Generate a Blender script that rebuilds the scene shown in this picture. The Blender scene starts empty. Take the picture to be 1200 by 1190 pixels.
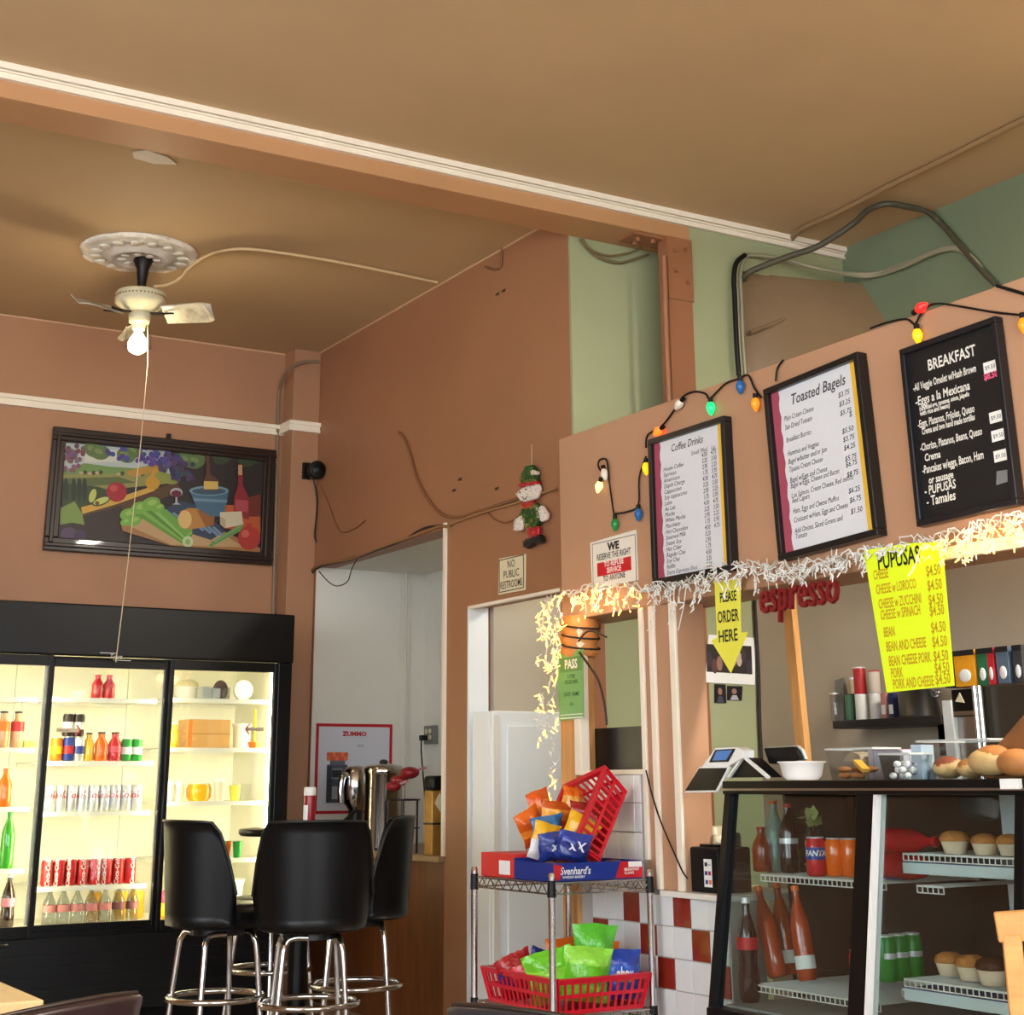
import bpy, bmesh, math, random
from mathutils import Vector, Matrix
random.seed(7)
SC = bpy.context.scene
COL = SC.collection
PI = math.pi
# ------------------------------------------------------------------ camera
F_PX, PY0 = 1800.16, 359.88                      # focal length and principal row in the 1200x1190 frame
EYE = Vector((0, 0, 1.115))
RR = Vector((0.85898533, -0.51195902, -0.00649301))
FW = Vector((0.49051658, 0.81924096, 0.29704837))
UU = Vector((-0.14675725, -0.25834512, 0.95484036))
cam_d = bpy.data.cameras.new('camera'); cam = bpy.data.objects.new('camera', cam_d); COL.objects.link(cam)
cam_d.sensor_fit = 'HORIZONTAL'; cam_d.sensor_width = 36; cam_d.lens = 36*F_PX/1200
cam_d.shift_y = -(595-PY0)/1200; cam_d.clip_start = .05
cam.matrix_world = Matrix(((RR.x, UU.x, -FW.x, EYE.x), (RR.y, UU.y, -FW.y, EYE.y), (RR.z, UU.z, -FW.z, EYE.z), (0, 0, 0, 1)))
SC.camera = cam
def ray(x, y): return FW+RR*((x-600)/F_PX)-UU*((y-PY0)/F_PX)
def onx(x, y, X): d = ray(x, y); return EYE+d*(X/d.x)
def ony(x, y, Y): d = ray(x, y); return EYE+d*(Y/d.y)
def onz(x, y, Z): d = ray(x, y); return EYE+d*((Z-EYE.z)/d.z)
# ------------------------------------------------------------------ daylight and exposure
w = bpy.data.worlds.new('daylight'); SC.world = w; w.use_nodes = True
bg = w.node_tree.nodes['Background']; bg.inputs[0].default_value = (.84, .93, 1.0, 1); bg.inputs[1].default_value = 9.8
SC.view_settings.view_transform = 'Standard'; SC.view_settings.look = 'None'
SC.view_settings.exposure = 0.0; SC.view_settings.gamma = 1; SC.view_settings.use_curve_mapping = False
def portal(name, loc, rot, sx, sy):
    l = bpy.data.lights.new(name, 'AREA'); l.shape = 'RECTANGLE'; l.size = sx; l.size_y = sy; l.cycles.is_portal = True
    o = bpy.data.objects.new(name, l); COL.objects.link(o); o.location = loc; o.rotation_euler = rot
def lamp(name, kind, loc, power, col=(1, 1, 1), size=.1, rot=None, sy=None):
    l = bpy.data.lights.new(name, kind); l.energy = power; l.color = col
    if kind == 'AREA':
        l.size = size
        if sy: l.shape = 'RECTANGLE'; l.size_y = sy
    else: l.shadow_soft_size = size
    o = bpy.data.objects.new(name, l); COL.objects.link(o); o.location = loc
    if rot: o.rotation_euler = rot
    return o
portal('storefront_daylight', (.3, -2.62, 1.85), (PI/2, 0, PI), 5.6, 2.5)
portal('side_daylight', (-3.12, 1.6, 1.95), (PI/2, 0, PI/2), 5.0, 2.3)
# ------------------------------------------------------------------ materials
def rgb(r, g, b):
    f = lambda c: (c/255/12.92) if c/255 <= .04045 else ((c/255+.055)/1.055)**2.4
    return (f(r), f(g), f(b), 1)
MATS = {}
def mat(name, col, rough=.6, metal=0, var=0, vscale=6, bump=0, bscale=60, emit=0, coat=0, spec=.5, col2=None, trans=0, alpha=1, ior=1.45, stretch=None, sheen=0):
    if name in MATS: return MATS[name]
    m = bpy.data.materials.new(name); m.use_nodes = True; nt = m.node_tree; N = nt.nodes; L = nt.links
    b = N['Principled BSDF']; c = rgb(*col) if max(col) > 1 else tuple(col)+(1,)
    b.inputs['Base Color'].default_value = c; b.inputs['Roughness'].default_value = rough; b.inputs['Metallic'].default_value = metal
    b.inputs['Coat Weight'].default_value = coat; b.inputs['Specular IOR Level'].default_value = spec; b.inputs['IOR'].default_value = ior
    b.inputs['Transmission Weight'].default_value = trans; b.inputs['Alpha'].default_value = alpha
    if emit: b.inputs['Emission Color'].default_value = c; b.inputs['Emission Strength'].default_value = emit
    tc = N.new('ShaderNodeTexCoord'); src = tc.outputs['Object']
    if stretch:
        mp = N.new('ShaderNodeMapping'); mp.inputs['Scale'].default_value = stretch; L.new(src, mp.inputs[0]); src = mp.outputs[0]
    if var or col2:
        n = N.new('ShaderNodeTexNoise'); n.inputs['Scale'].default_value = vscale; n.inputs['Detail'].default_value = 6; n.inputs['Roughness'].default_value = .6; L.new(src, n.inputs['Vector'])
        r = N.new('ShaderNodeValToRGB'); r.color_ramp.elements[0].position = .3; r.color_ramp.elements[1].position = .72
        if col2: k2 = rgb(*col2)
        else: k2 = tuple(min(1, v*(1-var)) for v in c[:3])+(1,); c = tuple(min(1, v*(1+var*.6)) for v in c[:3])+(1,)
        r.color_ramp.elements[0].color = k2; r.color_ramp.elements[1].color = c
        L.new(n.outputs['Fac'], r.inputs[0]); L.new(r.outputs[0], b.inputs['Base Color'])
    if bump:
        n2 = N.new('ShaderNodeTexNoise'); n2.inputs['Scale'].default_value = bscale; n2.inputs['Detail'].default_value = 4; L.new(src, n2.inputs['Vector'])
        bp = N.new('ShaderNodeBump'); bp.inputs['Strength'].default_value = bump; bp.inputs['Distance'].default_value = .01
        L.new(n2.outputs['Fac'], bp.inputs['Height']); L.new(bp.outputs[0], b.inputs['Normal'])
    MATS[name] = m; return m
def thin_glass(name, tint=(.93, .96, .95), refl=.10, rough=.02):
    if name in MATS: return MATS[name]
    m = bpy.data.materials.new(name); m.use_nodes = True; nt = m.node_tree; N = nt.nodes; L = nt.links
    N.remove(N['Principled BSDF']); out = N['Material Output']
    t = N.new('ShaderNodeBsdfTransparent'); t.inputs[0].default_value = tuple(tint)+(1,)
    g = N.new('ShaderNodeBsdfGlossy'); g.inputs['Roughness'].default_value = rough
    fr = N.new('ShaderNodeLayerWeight'); fr.inputs['Blend'].default_value = .5
    pw = N.new('ShaderNodeMath'); pw.operation = 'POWER'; pw.inputs[1].default_value = 4; L.new(fr.outputs['Facing'], pw.inputs[0])
    ad = N.new('ShaderNodeMath'); ad.operation = 'MULTIPLY_ADD'; ad.inputs[1].default_value = .9; ad.inputs[2].default_value = refl*.4
    mx = N.new('ShaderNodeMixShader'); L.new(pw.outputs[0], ad.inputs[0]); L.new(ad.outputs[0], mx.inputs[0]); L.new(t.outputs[0], mx.inputs[1]); L.new(g.outputs[0], mx.inputs[2]); L.new(mx.outputs[0], out.inputs[0])
    MATS[name] = m; return m
def vcol(name, rough=.5, coat=0, emit=0):
    """print material: colour comes from the printed face colours"""
    if name in MATS: return MATS[name]
    m = bpy.data.materials.new(name); m.use_nodes = True; nt = m.node_tree; b = nt.nodes['Principled BSDF']
    a = nt.nodes.new('ShaderNodeVertexColor'); a.layer_name = 'print'; nt.links.new(a.outputs[0], b.inputs['Base Color'])
    b.inputs['Roughness'].default_value = rough; b.inputs['Coat Weight'].default_value = coat
    if coat:                                       # crinkled foil
        n2 = nt.nodes.new('ShaderNodeTexNoise'); n2.inputs['Scale'].default_value = 38; n2.inputs['Detail'].default_value = 3; bp = nt.nodes.new('ShaderNodeBump'); bp.inputs['Strength'].default_value = .7; bp.inputs['Distance'].default_value = .012
        tc = nt.nodes.new('ShaderNodeTexCoord'); nt.links.new(tc.outputs['Object'], n2.inputs['Vector']); nt.links.new(n2.outputs['Fac'], bp.inputs['Height']); nt.links.new(bp.outputs[0], b.inputs['Normal'])
    MATS[name] = m; return m
# ------------------------------------------------------------------ mesh builder
class MB:
    def __init__(s): s.v = []; s.f = []; s.mi = []; s.sm = []; s.fc = []; s.cur = 0; s.col = None
    def add(s, vs, fs, smooth=False):
        o = len(s.v); s.v += [tuple(p) for p in vs]
        for f in fs: s.f.append(tuple(i+o for i in f)); s.mi.append(s.cur); s.sm.append(smooth); s.fc.append(s.col)
        return s
    def box(s, x0, x1, y0, y1, z0, z1):
        return s.add([(x0, y0, z0), (x1, y0, z0), (x1, y1, z0), (x0, y1, z0), (x0, y0, z1), (x1, y0, z1), (x1, y1, z1), (x0, y1, z1)],
                     [(0, 3, 2, 1), (4, 5, 6, 7), (0, 1, 5, 4), (1, 2, 6, 5), (2, 3, 7, 6), (3, 0, 4, 7)])
    def hexa(s, p):                               # 8 corners: bottom 4 (ccw), top 4
        return s.add(p, [(0, 3, 2, 1), (4, 5, 6, 7), (0, 1, 5, 4), (1, 2, 6, 5), (2, 3, 7, 6), (3, 0, 4, 7)])
    def bar(s, a, b, wx, wz=None, up=(0, 0, 1)):
        a = Vector(a); b = Vector(b); d = (b-a).normalized(); u = Vector(up)
        if abs(d.dot(u)) > .98: u = Vector((1, 0, 0))
        sx = d.cross(u).normalized(); sz = sx.cross(d); wz = wz or wx; sx *= wx/2; sz *= wz/2
        return s.hexa([a-sx-sz, a+sx-sz, b+sx-sz, b-sx-sz, a-sx+sz, a+sx+sz, b+sx+sz, b-sx+sz])
    def cyl(s, a, b, r0, r1=None, n=14, caps=True):
        a = Vector(a); b = Vector(b); r1 = r0 if r1 is None else r1; d = (b-a).normalized()
        u = Vector((0, 0, 1)) if abs(d.z) < .95 else Vector((1, 0, 0)); x = d.cross(u).normalized(); y = d.cross(x)
        vs = [a+(x*math.cos(2*PI*i/n)+y*math.sin(2*PI*i/n))*r0 for i in range(n)]+[b+(x*math.cos(2*PI*i/n)+y*math.sin(2*PI*i/n))*r1 for i in range(n)]
        s.add(vs, [(i, i+n, (i+1) % n+n, (i+1) % n) for i in range(n)], True)
        if caps: s.add(vs, [tuple(range(n)), tuple(range(2*n-1, n-1, -1))])
        return s
    def lathe(s, prof, n=20, c=(0, 0, 0), smooth=True):
        vs = []; fs = []; cx, cy, cz = c
        for r, z in prof: vs += [(cx+r*math.cos(2*PI*i/n), cy+r*math.sin(2*PI*i/n), cz+z) for i in range(n)]
        for k in range(len(prof)-1):
            for i in range(n): j = (i+1) % n; fs.append((k*n+i, k*n+j, (k+1)*n+j, (k+1)*n+i))
        s.add(vs, fs, smooth); m = len(prof)
        if prof[0][0] > 1e-4: s.add(vs[:n], [tuple(range(n-1, -1, -1))])
        if prof[-1][0] > 1e-4: s.add(vs[(m-1)*n:], [tuple(range(n))])
        return s
    def tube(s, pts, r, n=6, closed=False):
        pts = [Vector(p) for p in pts]; m = len(pts); vs = []; pu = None
        rs = r if isinstance(r, (list, tuple)) else [r]*m
        for k, p in enumerate(pts):
            a = pts[k-1] if (k or closed) else p; b = pts[(k+1) % m] if (k < m-1 or closed) else p
            d = (b-a).normalized() if (b-a).length > 1e-9 else Vector((0, 0, 1))
            if pu is None: pu = Vector((0, 0, 1)) if abs(d.z) < .9 else Vector((1, 0, 0))
            x = d.cross(pu).normalized(); y = x.cross(d).normalized(); pu = y
            vs += [p+(x*math.cos(2*PI*i/n)+y*math.sin(2*PI*i/n))*rs[k] for i in range(n)]
        fs = []
        for k in range(m if closed else m-1):
            q = (k+1) % m
            for i in range(n): j = (i+1) % n; fs.append((k*n+i, k*n+j, q*n+j, q*n+i))
        s.add(vs, fs, True)
        if not closed: s.add(vs, [tuple(range(n-1, -1, -1)), tuple(range((m-1)*n, m*n))])
        return s
    def prism(s, poly, y0, y1):                   # polygon in x,z extruded from y0 (front, -y) to y1
        a = sum(poly[i][0]*poly[(i+1) % len(poly)][1]-poly[(i+1) % len(poly)][0]*poly[i][1] for i in range(len(poly)))
        if a < 0: poly = poly[::-1]
        n = len(poly); vs = [(x, y0, z) for x, z in poly]+[(x, y1, z) for x, z in poly]
        return s.add(vs, [tuple(range(n)), tuple(range(2*n-1, n-1, -1))]+[(i, i+n, (i+1) % n+n, (i+1) % n) for i in range(n)])
    def flat(s, poly, y):                         # one face in x,z at depth y looking to -y
        a = sum(poly[i][0]*poly[(i+1) % len(poly)][1]-poly[(i+1) % len(poly)][0]*poly[i][1] for i in range(len(poly)))
        if a < 0: poly = poly[::-1]
        return s.add([(x, y, z) for x, z in poly], [tuple(range(len(poly)))])
    def ball(s, c, r, n=12, m=8):
        r = r if isinstance(r, (tuple, list)) else (r, r, r); vs = []; fs = []
        for k in range(m+1):
            t = PI*k/m; vs += [(c[0]+r[0]*math.sin(t)*math.cos(2*PI*i/n), c[1]+r[1]*math.sin(t)*math.sin(2*PI*i/n), c[2]-r[2]*math.cos(t)) for i in range(n)]
        for k in range(m):
            for i in range(n):
                j = (i+1) % n
                if k == 0: fs.append((i, (k+1)*n+j, (k+1)*n+i))
                elif k == m-1: fs.append((k*n+i, k*n+j, (k+1)*n+i))
                else: fs.append((k*n+i, k*n+j, (k+1)*n+j, (k+1)*n+i))
        return s.add(vs, fs, True)
    def build(s, name, mats, parent=None, bevel=0, loc=None, rotz=None, seg=2):
        me = bpy.data.meshes.new(name); me.from_pydata(s.v, [], s.f)
        for m in (mats if isinstance(mats, (list, tuple)) else [mats]): me.materials.append(m)
        me.polygons.foreach_set('material_index', s.mi); me.polygons.foreach_set('use_smooth', s.sm)
        if any(c is not None for c in s.fc):
            at = me.color_attributes.new('print', 'FLOAT_COLOR', 'CORNER'); k = 0
            for p in me.polygons:
                c = s.fc[p.index] or (.5, .5, .5, 1)
                for li in p.loop_indices: at.data[li].color = c
        me.update(); o = bpy.data.objects.new(name, me); COL.objects.link(o)
        if parent: o.parent = parent
        if loc is not None: o.location = loc
        if rotz is not None: o.rotation_euler = (0, 0, rotz)
        if bevel:
            b = o.modifiers.new('bevel', 'BEVEL'); b.width = bevel; b.segments = seg; b.limit_method = 'ANGLE'
        return o
def tag(o, label=None, cat=None, group=None, kind=None):
    if label: o['label'] = label
    if cat: o['category'] = cat
    if group: o['group'] = group
    if kind: o['kind'] = kind
    return o
def thing(name, label, cat, loc=(0, 0, 0), rotz=0, group=None, rot=None):
    o = bpy.data.objects.new(name, None); COL.objects.link(o); o.empty_display_size = .05
    o.location = loc; o.rotation_euler = rot or (0, 0, rotz)
    return tag(o, label, cat, group)
def struct(name, mb, m, parent=None, bevel=0, label=None):
    o = mb.build(name, m, parent, bevel)
    if not parent: o['kind'] = 'structure'
    if label: o['label'] = label
    return o
def dup(o, parent=None, loc=None, rotz=None, label=None, rot=None):
    kids = [c for c in ALLKIDS.get(o.name, [])] or list(o.children)
    c = o.copy(); COL.objects.link(c); c.parent = parent
    if loc is not None: c.location = loc
    if rotz is not None: c.rotation_euler = (0, 0, rotz)
    if rot is not None: c.rotation_euler = rot
    if label: c['label'] = label
    for k in kids: dup(k, c)
    return c
ALLKIDS = {}
FONT = None
def text(s, size, m, parent, loc=(0, 0, 0), align='LEFT', shear=0, bold=0, name='lettering', sx=1, roty=0, spacing=1, depth=0, body=None):
    """flat lettering standing in local x,z, read from -y"""
    cu = bpy.data.curves.new('t', 'FONT'); cu.body = s; cu.size = size; cu.align_x = align; cu.shear = shear; cu.offset = bold; cu.resolution_u = 2
    cu.space_character = spacing; cu.extrude = depth; cu.space_line = .95
    to = bpy.data.objects.new('t', cu); COL.objects.link(to)
    dg = bpy.context.evaluated_depsgraph_get(); me = bpy.data.meshes.new_from_object(to.evaluated_get(dg))
    if bold and any(v.co.y > size*1.3 or v.co.y < -size*1.0*(s.count('\n')+1) for v in me.vertices):   # stroke widening broke a glyph
        bpy.data.objects.remove(to); bpy.data.curves.remove(cu); return text(s, size, m, parent, loc, align, shear, 0, name, sx, roty, spacing, depth)
    bpy.data.objects.remove(to); bpy.data.curves.remove(cu); me.name = name; me.materials.clear(); me.materials.append(m)
    me.transform(Matrix.Rotation(PI/2, 4, 'X')@Matrix.Diagonal((sx, 1, 1, 1)))
    o = bpy.data.objects.new(name, me); COL.objects.link(o); o.parent = parent; o.location = loc; o.rotation_euler = (0, roty, 0)
    return o
def catmull(pts, k=6):
    P = [Vector(p) for p in pts]; out = []
    for i in range(len(P)-1):
        a = P[max(i-1, 0)]; b = P[i]; c = P[i+1]; d = P[min(i+2, len(P)-1)]
        for j in range(k):
            t = j/k; out.append(.5*((2*b)+(c-a)*t+(2*a-5*b+4*c-d)*t*t+(3*b-a-3*c+d)*t**3))
    return out+[P[-1]]
RW = -PI/2                                        # rotation of things that face -x (the counter side of the room)
# ------------------------------------------------------------------ the room
H = 3.695; XR = 3.712; XS = 3.6; YB = 8.67; YC = 8.514; YF = 5.44; XG = 5.208; HB = 3.566; YBK = 5.665
m_wall = mat('peach_paint', (170, 124, 92), .55, var=.10, vscale=1.3, bump=.08, bscale=25)
m_wallr = mat('terracotta_paint', (156, 108, 76), .5, var=.09, vscale=1.1, bump=.08, bscale=25)
m_soff = mat('soffit_peach_paint', (182, 138, 106), .5, var=.07, vscale=1.4, bump=.06, bscale=30)
m_ceil = mat('tan_ceiling_paint', (190, 160, 120), .7, var=.08, vscale=.9, bump=.08, bscale=12)
m_beam = mat('beam_paint', (182, 134, 92), .5, var=.08, vscale=2)
m_steel = mat('painted_steel_column', (150, 98, 66), .45, var=.1, vscale=3)
m_trim = mat('cream_trim_paint', (236, 224, 204), .45, var=.05, vscale=5)
m_white = mat('white_paint', (224, 220, 208), .5, var=.04, vscale=2)
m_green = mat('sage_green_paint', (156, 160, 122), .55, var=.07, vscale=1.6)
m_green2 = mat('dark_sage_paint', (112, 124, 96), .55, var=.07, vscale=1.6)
m_taupe = mat('taupe_plaster', (172, 160, 142), .6, var=.07, vscale=2.2, bump=.06)
m_brown2 = mat('stair_soffit_paint', (132, 108, 80), .35, var=.12, vscale=2.5)
m_floor = mat('brown_floor', (168, 146, 122), .35, var=.2, vscale=4)
m_dark = mat('black_paint', (18, 18, 19), .35)
m_wood = mat('pine_wood', (206, 150, 88), .5, stretch=(14, 14, 1.2), var=.22, vscale=3)
m_dwood = mat('stained_counter_wood', (112, 66, 34), .4, stretch=(8, 8, 1), var=.3, vscale=3)
struct('floor', MB().box(-3.3, 5.4, -2.8, 8.9, -.1, 0), m_floor)
mb = MB(); mb.box(-3.3, 5.4, -2.8, 8.9, H, H+.12); ceil_ob = struct('ceiling', mb, m_ceil)
struct('wall_back', MB().box(-3.3, 5.4, YB, YB+.15, 0, H), m_wall)
mb = MB()                                          # street wall with the big shop windows behind the camera
mb.box(-3.3, 5.4, -2.75, -2.6, 0, .6).box(-3.3, 5.4, -2.75, -2.6, 3.1, H).box(-3.3, -2.5, -2.75, -2.6, .6, 3.1).box(3.1, 5.4, -2.75, -2.6, .6, 3.1)
struct('wall_front', mb, m_wall)
mb = MB(); mb.box(-3.25, -3.1, -2.6, YB, 0, .8).box(-3.25, -3.1, -2.6, YB, 3.1, H).box(-3.25, -3.1, -2.6, -.9, .8, 3.1).box(-3.25, -3.1, 4.1, YB, .8, 3.1)
struct('wall_left', mb, m_wall)
for i, (x0, x1) in enumerate(((-2.5, -.65), (-.6, 1.2), (1.25, 3.1))):
    fr = MB(); fr.box(x0, x0+.05, -2.72, -2.64, .6, 3.1).box(x1-.05, x1, -2.72, -2.64, .6, 3.1).box(x0, x1, -2.72, -2.64, .6, .66).box(x0, x1, -2.72, -2.64, 3.04, 3.1)
    wo = struct('window_%d' % (i+1), fr, m_trim)
# terracotta wall with the two openings
Y1a, Y1b, Z1 = 6.865, 8.495, 2.36; Y2a, Y2b, Z2 = 5.80, 6.636, 1.945; XT = 3.835
mb = MB(); X0, X1 = XR, XT
mb.box(X0, X1, Y1b, YB, 0, H).box(X0, X1, YBK+.02, Y1b, Z1, H).box(X0, X1, Y2b, Y1a, 0, Z1).box(X0, X1, YBK+.02, Y2b, Z2, Z1).box(X0, X1, YBK+.02, Y2a, 0, Z2)
struct('wall_right', mb, m_wallr)
# boxed chase in the corner and its trim
a = ony(334.5, 415.5, YB).x; a_chase = a
struct('wall_corner_chase', MB().box(a, XR, YC, YB, 0, H), m_wall, bevel=.004)
def trimbar(mb, x0, x1, y, z0, z1, d=.03):
    h = z1-z0; mb.box(x0, x1, y-d*.55, y, z0, z1).box(x0, x1, y-d, y-d*.5, z0+h*.62, z1).box(x0, x1, y-d*.8, y-d*.5, z0, z0+h*.22); return mb
zt = ony(0, 460, YB-.03).z
mb = trimbar(MB(), -3.1, a, YB, zt-.062, zt); struct('trim_1', mb, m_trim)
mb = trimbar(MB(), a-.03, XR, YC, zt-.058, zt+.004); mb.box(a-.03, a, YC, YB-.03, zt-.058, zt+.004); struct('trim_2', mb, m_trim)
# beam with crown trim, steel column under its end
struct('ceiling_beam', MB().box(-3.1, 4.239, YF, YBK, HB, H), m_beam, bevel=.004)
mb = MB(); z0, z1 = 3.634, H
mb.box(-3.1, XG, YF-.012, YF, z0, z1).box(-3.1, XG, YF-.034, YF-.01, z0+.036, z1).box(-3.1, XG, YF-.02, YF-.01, z0, z0+.012).box(-3.1, XG, YF-.026, YF-.01, z0+.026, z0+.032)
struct('trim_3', mb, m_trim)
xc0 = 4.103
mb = MB(); mb.box(xc0, 4.239, YF, YF+.07, 0, HB)
mb.box(xc0-.004, 4.243, YF-.008, YF, 3.26, HB)
mb.box(xc0-.17, 4.239, YF+.02, YF+.15, HB-.012, HB)
colo = struct('steel_column', mb, m_steel)
mbb = MB()
for bx, bz in ((4.135, 3.50), (4.205, 3.51), (4.14, 3.40), (4.21, 3.35)): mbb.cyl((bx, YF-.03, bz), (bx, YF-.006, bz), .012, n=6)
for bx, by in ((3.98, YF+.06), (4.06, YF+.05), (4.0, YF+.11)): mbb.cyl((bx, by, HB-.03), (bx, by, HB-.01), .012, n=6)
for k in range(1): mbb.build('bolt_heads', m_steel, colo)
# green walls beyond
Z1 = 2.36; XT = 3.835
struct('wall_green_end', MB().box(XR+.0005, 4.52, YBK+.003, YBK+.019, 0, H), m_green)
struct('wall_end_post', MB().box(XR+.006, ony(708, 790, YBK).x, YBK-.012, YBK+.002, 0, 2.3), m_steel)
struct('wall_green_partition', MB().box(4.239, 4.512, YF+.004, YF+.12, 0, H).box(4.512, XG, YF+.004, YF+.10, 3.47, H), m_green)
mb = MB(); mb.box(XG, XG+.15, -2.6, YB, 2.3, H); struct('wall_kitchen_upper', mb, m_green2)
mb = MB(); mb.box(XG, XG+.15, -2.6, YB, 0, 2.3); struct('wall_kitchen', mb, m_taupe)
# steep plaster flank of the stairs that fills the gap between partition and kitchen wall
p0 = onx(1010, 332, XG); p1 = onx(1040, 380, XG); sl = (p1.z-p0.z)/(p1.y-p0.y)
mb = MB(); nu, nv = 8, 8; vs = []
for j in range(nv+1):
    z = 3.478-(3.478-2.2)*j/nv; yr = p0.y+(z-p0.z)/sl
    for i in range(nu+1):
        t = i/nu; vs.append((4.505+(XG-4.505)*t, (YF+.03)*(1-t**1.5)+yr*t**1.5, z))
fs = [(j*(nu+1)+i, (j+1)*(nu+1)+i, (j+1)*(nu+1)+i+1, j*(nu+1)+i+1) for j in range(nv) for i in range(nu)]
mb.add(vs, fs, True); mb.add([(x, y+.08, z) for x, y, z in vs], [f[::-1] for f in fs], True)
tag(MB().tube([ony(879, 390, YF-.012), ony(925, 372, YF-.03), ony(972, 346, YF-.06)], .012, 6).build('stair_batten', m_brown2), 'plaster-covered batten slanting across the stair flank', 'batten')
st_ob = struct('wall_stair_flank', mb, m_brown2)
# soffit over the counter
SB, ST, YSL = 1.78, 2.575, 5.618
struct('wall_soffit', MB().box(XS, XT, -2.6, YSL, SB, ST), m_soff, bevel=.006)
mb = MB().box(XS-.022, XS, -2.6, onx(1085, 660, XS).y, SB-.012, SB+.026); struct('trim_4', mb, m_trim)
# counter wall with the tiles
YT = 5.51; zs = .73
mb = MB(); mb.box(XS+.006, XS+.16, onx(853, 1060, XS).y, YT, 0, zs-.012).box(XS+.006, XS+.13, 5.02, YT, zs-.012, 1.15); wc = struct('wall_counter', mb, mat('grout', (176, 172, 166), .8))
m_tw = mat('white_glazed_tile', (222, 222, 222), .16, coat=.3, var=.03, vscale=9); m_tr = mat('red_glazed_tile', (138, 42, 28), .16, coat=.3, var=.15, vscale=9)
TP = .1066; YCUT = onx(853, 1060, XS).y-.01
tm = MB().box(-.0006, .006, -TP/2+.0016, TP/2-.0016, -.0519, .0519).build('tile', m_tw, wc, bevel=.0015, seg=1)
tr_ = MB().box(-.0006, .006, -TP/2+.0016, TP/2-.0016, -.0519, .0519).build('tile', m_tr, wc, bevel=.0015, seg=1)
first = {0: tm, 1: tr_}; used = {0: False, 1: False}
yc0 = onx(677, 1060, XS).y                          # left edge of column 0
zrow = onx(729, 1045, XS).z+.002
def put_tile(y, z, red):
    o = first[red]
    if used[red]: o = o.copy(); COL.objects.link(o)
    used[red] = True; o.location = (XS, y, z); return o
for r in range(6):
    for c in range(-1, 15):
        y = yc0-TP*(c+.5); z = zrow-.1075*(r+.5)
        if y+TP/2 > YT or y-TP/2 < onx(853, 1060, XS).y-.09: continue
        put_tile(y, z, 1 if (r < 3 and (c-r) % 3 == 0) else 0)
for r in range(-4, 0):
    for c in range(-1, 5):
        y = yc0-TP*(c+.5)+.012; z = zrow-.1075*(r+.5)
        if y+TP/2 > YT+.02: continue
        o = put_tile(y, z, 0)
        if c == 4: o.scale = (1, .38, 1); o.location.y = yc0-TP*4+.012-TP*.19
# sill, posts and casings of the pass-through
mb = MB(); mb.box(XS-.03, XS+.40, onx(856, 1060, XS).y, 4.93, zs-.012, zs+.008); mb.box(XS+.14, XS+.46, 4.93, 5.40, zs-.03, zs+.008); struct('counter_sill', mb, m_white, bevel=.003)
ys = [onx(p, 880, XS).y for p in (755.5, 760, 767.5, 773.5, 792, 799)]
struct('post_painted', MB().box(XS, XS+.13, ys[5], ys[0], zs+.008, SB), m_soff, bevel=.003)
def strip(n, y0, y1, z0=zs+.008, z1=SB, d=.014): struct('trim_%d' % n, MB().box(XS-d, XS, y0, y1, z0, z1), m_trim, bevel=.003)
strip(5, ys[1], ys[0], z0=.84); strip(6, ys[3], ys[2]); strip(7, ys[5], ys[4])
yw = [onx(p, 850, XS).y for p in (659, 676, 683.5)]
struct('post_pine', MB().box(XS-.01, XS+.09, yw[1], yw[0], 0, SB), m_wood, bevel=.003)
struct('trim_8', MB().box(XS-.014, XS+.03, yw[2], yw[1], 1.15, SB), m_trim, bevel=.003)
struct('trim_9', MB().box(XS-.016, XS+.05, ys[0], yw[2]+.01, 1.15, 1.168), m_trim)
# white strip on the edge between the openings and white jamb lining
struct('trim_10', MB().box(XR-.012, XR, Y1a-.012, Y1a+.014, .79, Z1+.03), m_trim)
xj = ony(571, 850, Y2b).x
mb = MB(); mb.box(XR-.004, xj, Y2b-.012, Y2b, 0, Z2); struct('trim_11', mb, mat('white_jamb_paint', (232, 236, 238), .4))
struct('trim_12', MB().box(XR-.004, XR+.02, Y2a, Y2b, Z2-.012, Z2+.003), m_trim)
# alcove behind the first opening
XA = 4.28
XA = ony(497, 760, Y1b).x
mb = MB(); mb.box(XR+.004, XA+.1, Y1b-.004, Y1b+.1, 0, Z1+.1); struct('wall_alcove_far', mb, m_white)
struct('wall_alcove_side', MB().box(XA, XA+.1, 6.66, Y1b, 0, Z1+.1), m_white)
struct('ceiling_alcove', MB().box(XT, XA, 6.66, Y1b, Z1, Z1+.1), m_white)
struct('wall_alcove_near', MB().box(XT, XA, 6.66, 6.72, 0, Z1), m_white)
s = ony(475, 760, Y1b).x; mb = MB(); mb.box(s-.012, s, Y1b-.012, Y1b, 0, Z1).box(s+.006, s+.016, Y1b-.02, Y1b, 0, Z1).box(s-.04, s-.03, Y1b-.008, Y1b, 0, Z1); struct('trim_13', mb, m_white)
# room behind the second opening
struct('wall_store_room', MB().box(XT, XG, 6.60, 6.66, 0, Z1), mat('store_room_taupe_paint', (178, 168, 152), .6, var=.06, vscale=2))  # taupe base colour of the store room wall
struct('ceiling_store_room', MB().box(XT+.001, XG-.001, YBK+.022, 6.6, Z1, Z1+.05), m_white)
m_caulk = mat('pale_caulk', (206, 168, 132), .6)
struct('trim_14', MB().box(-3.1, a_chase, YB-.006, YB, H-.008, H), m_caulk)
struct('trim_15', MB().box(XR-.006, XR, YBK+.03, YC, H-.008, H), m_caulk)
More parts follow.
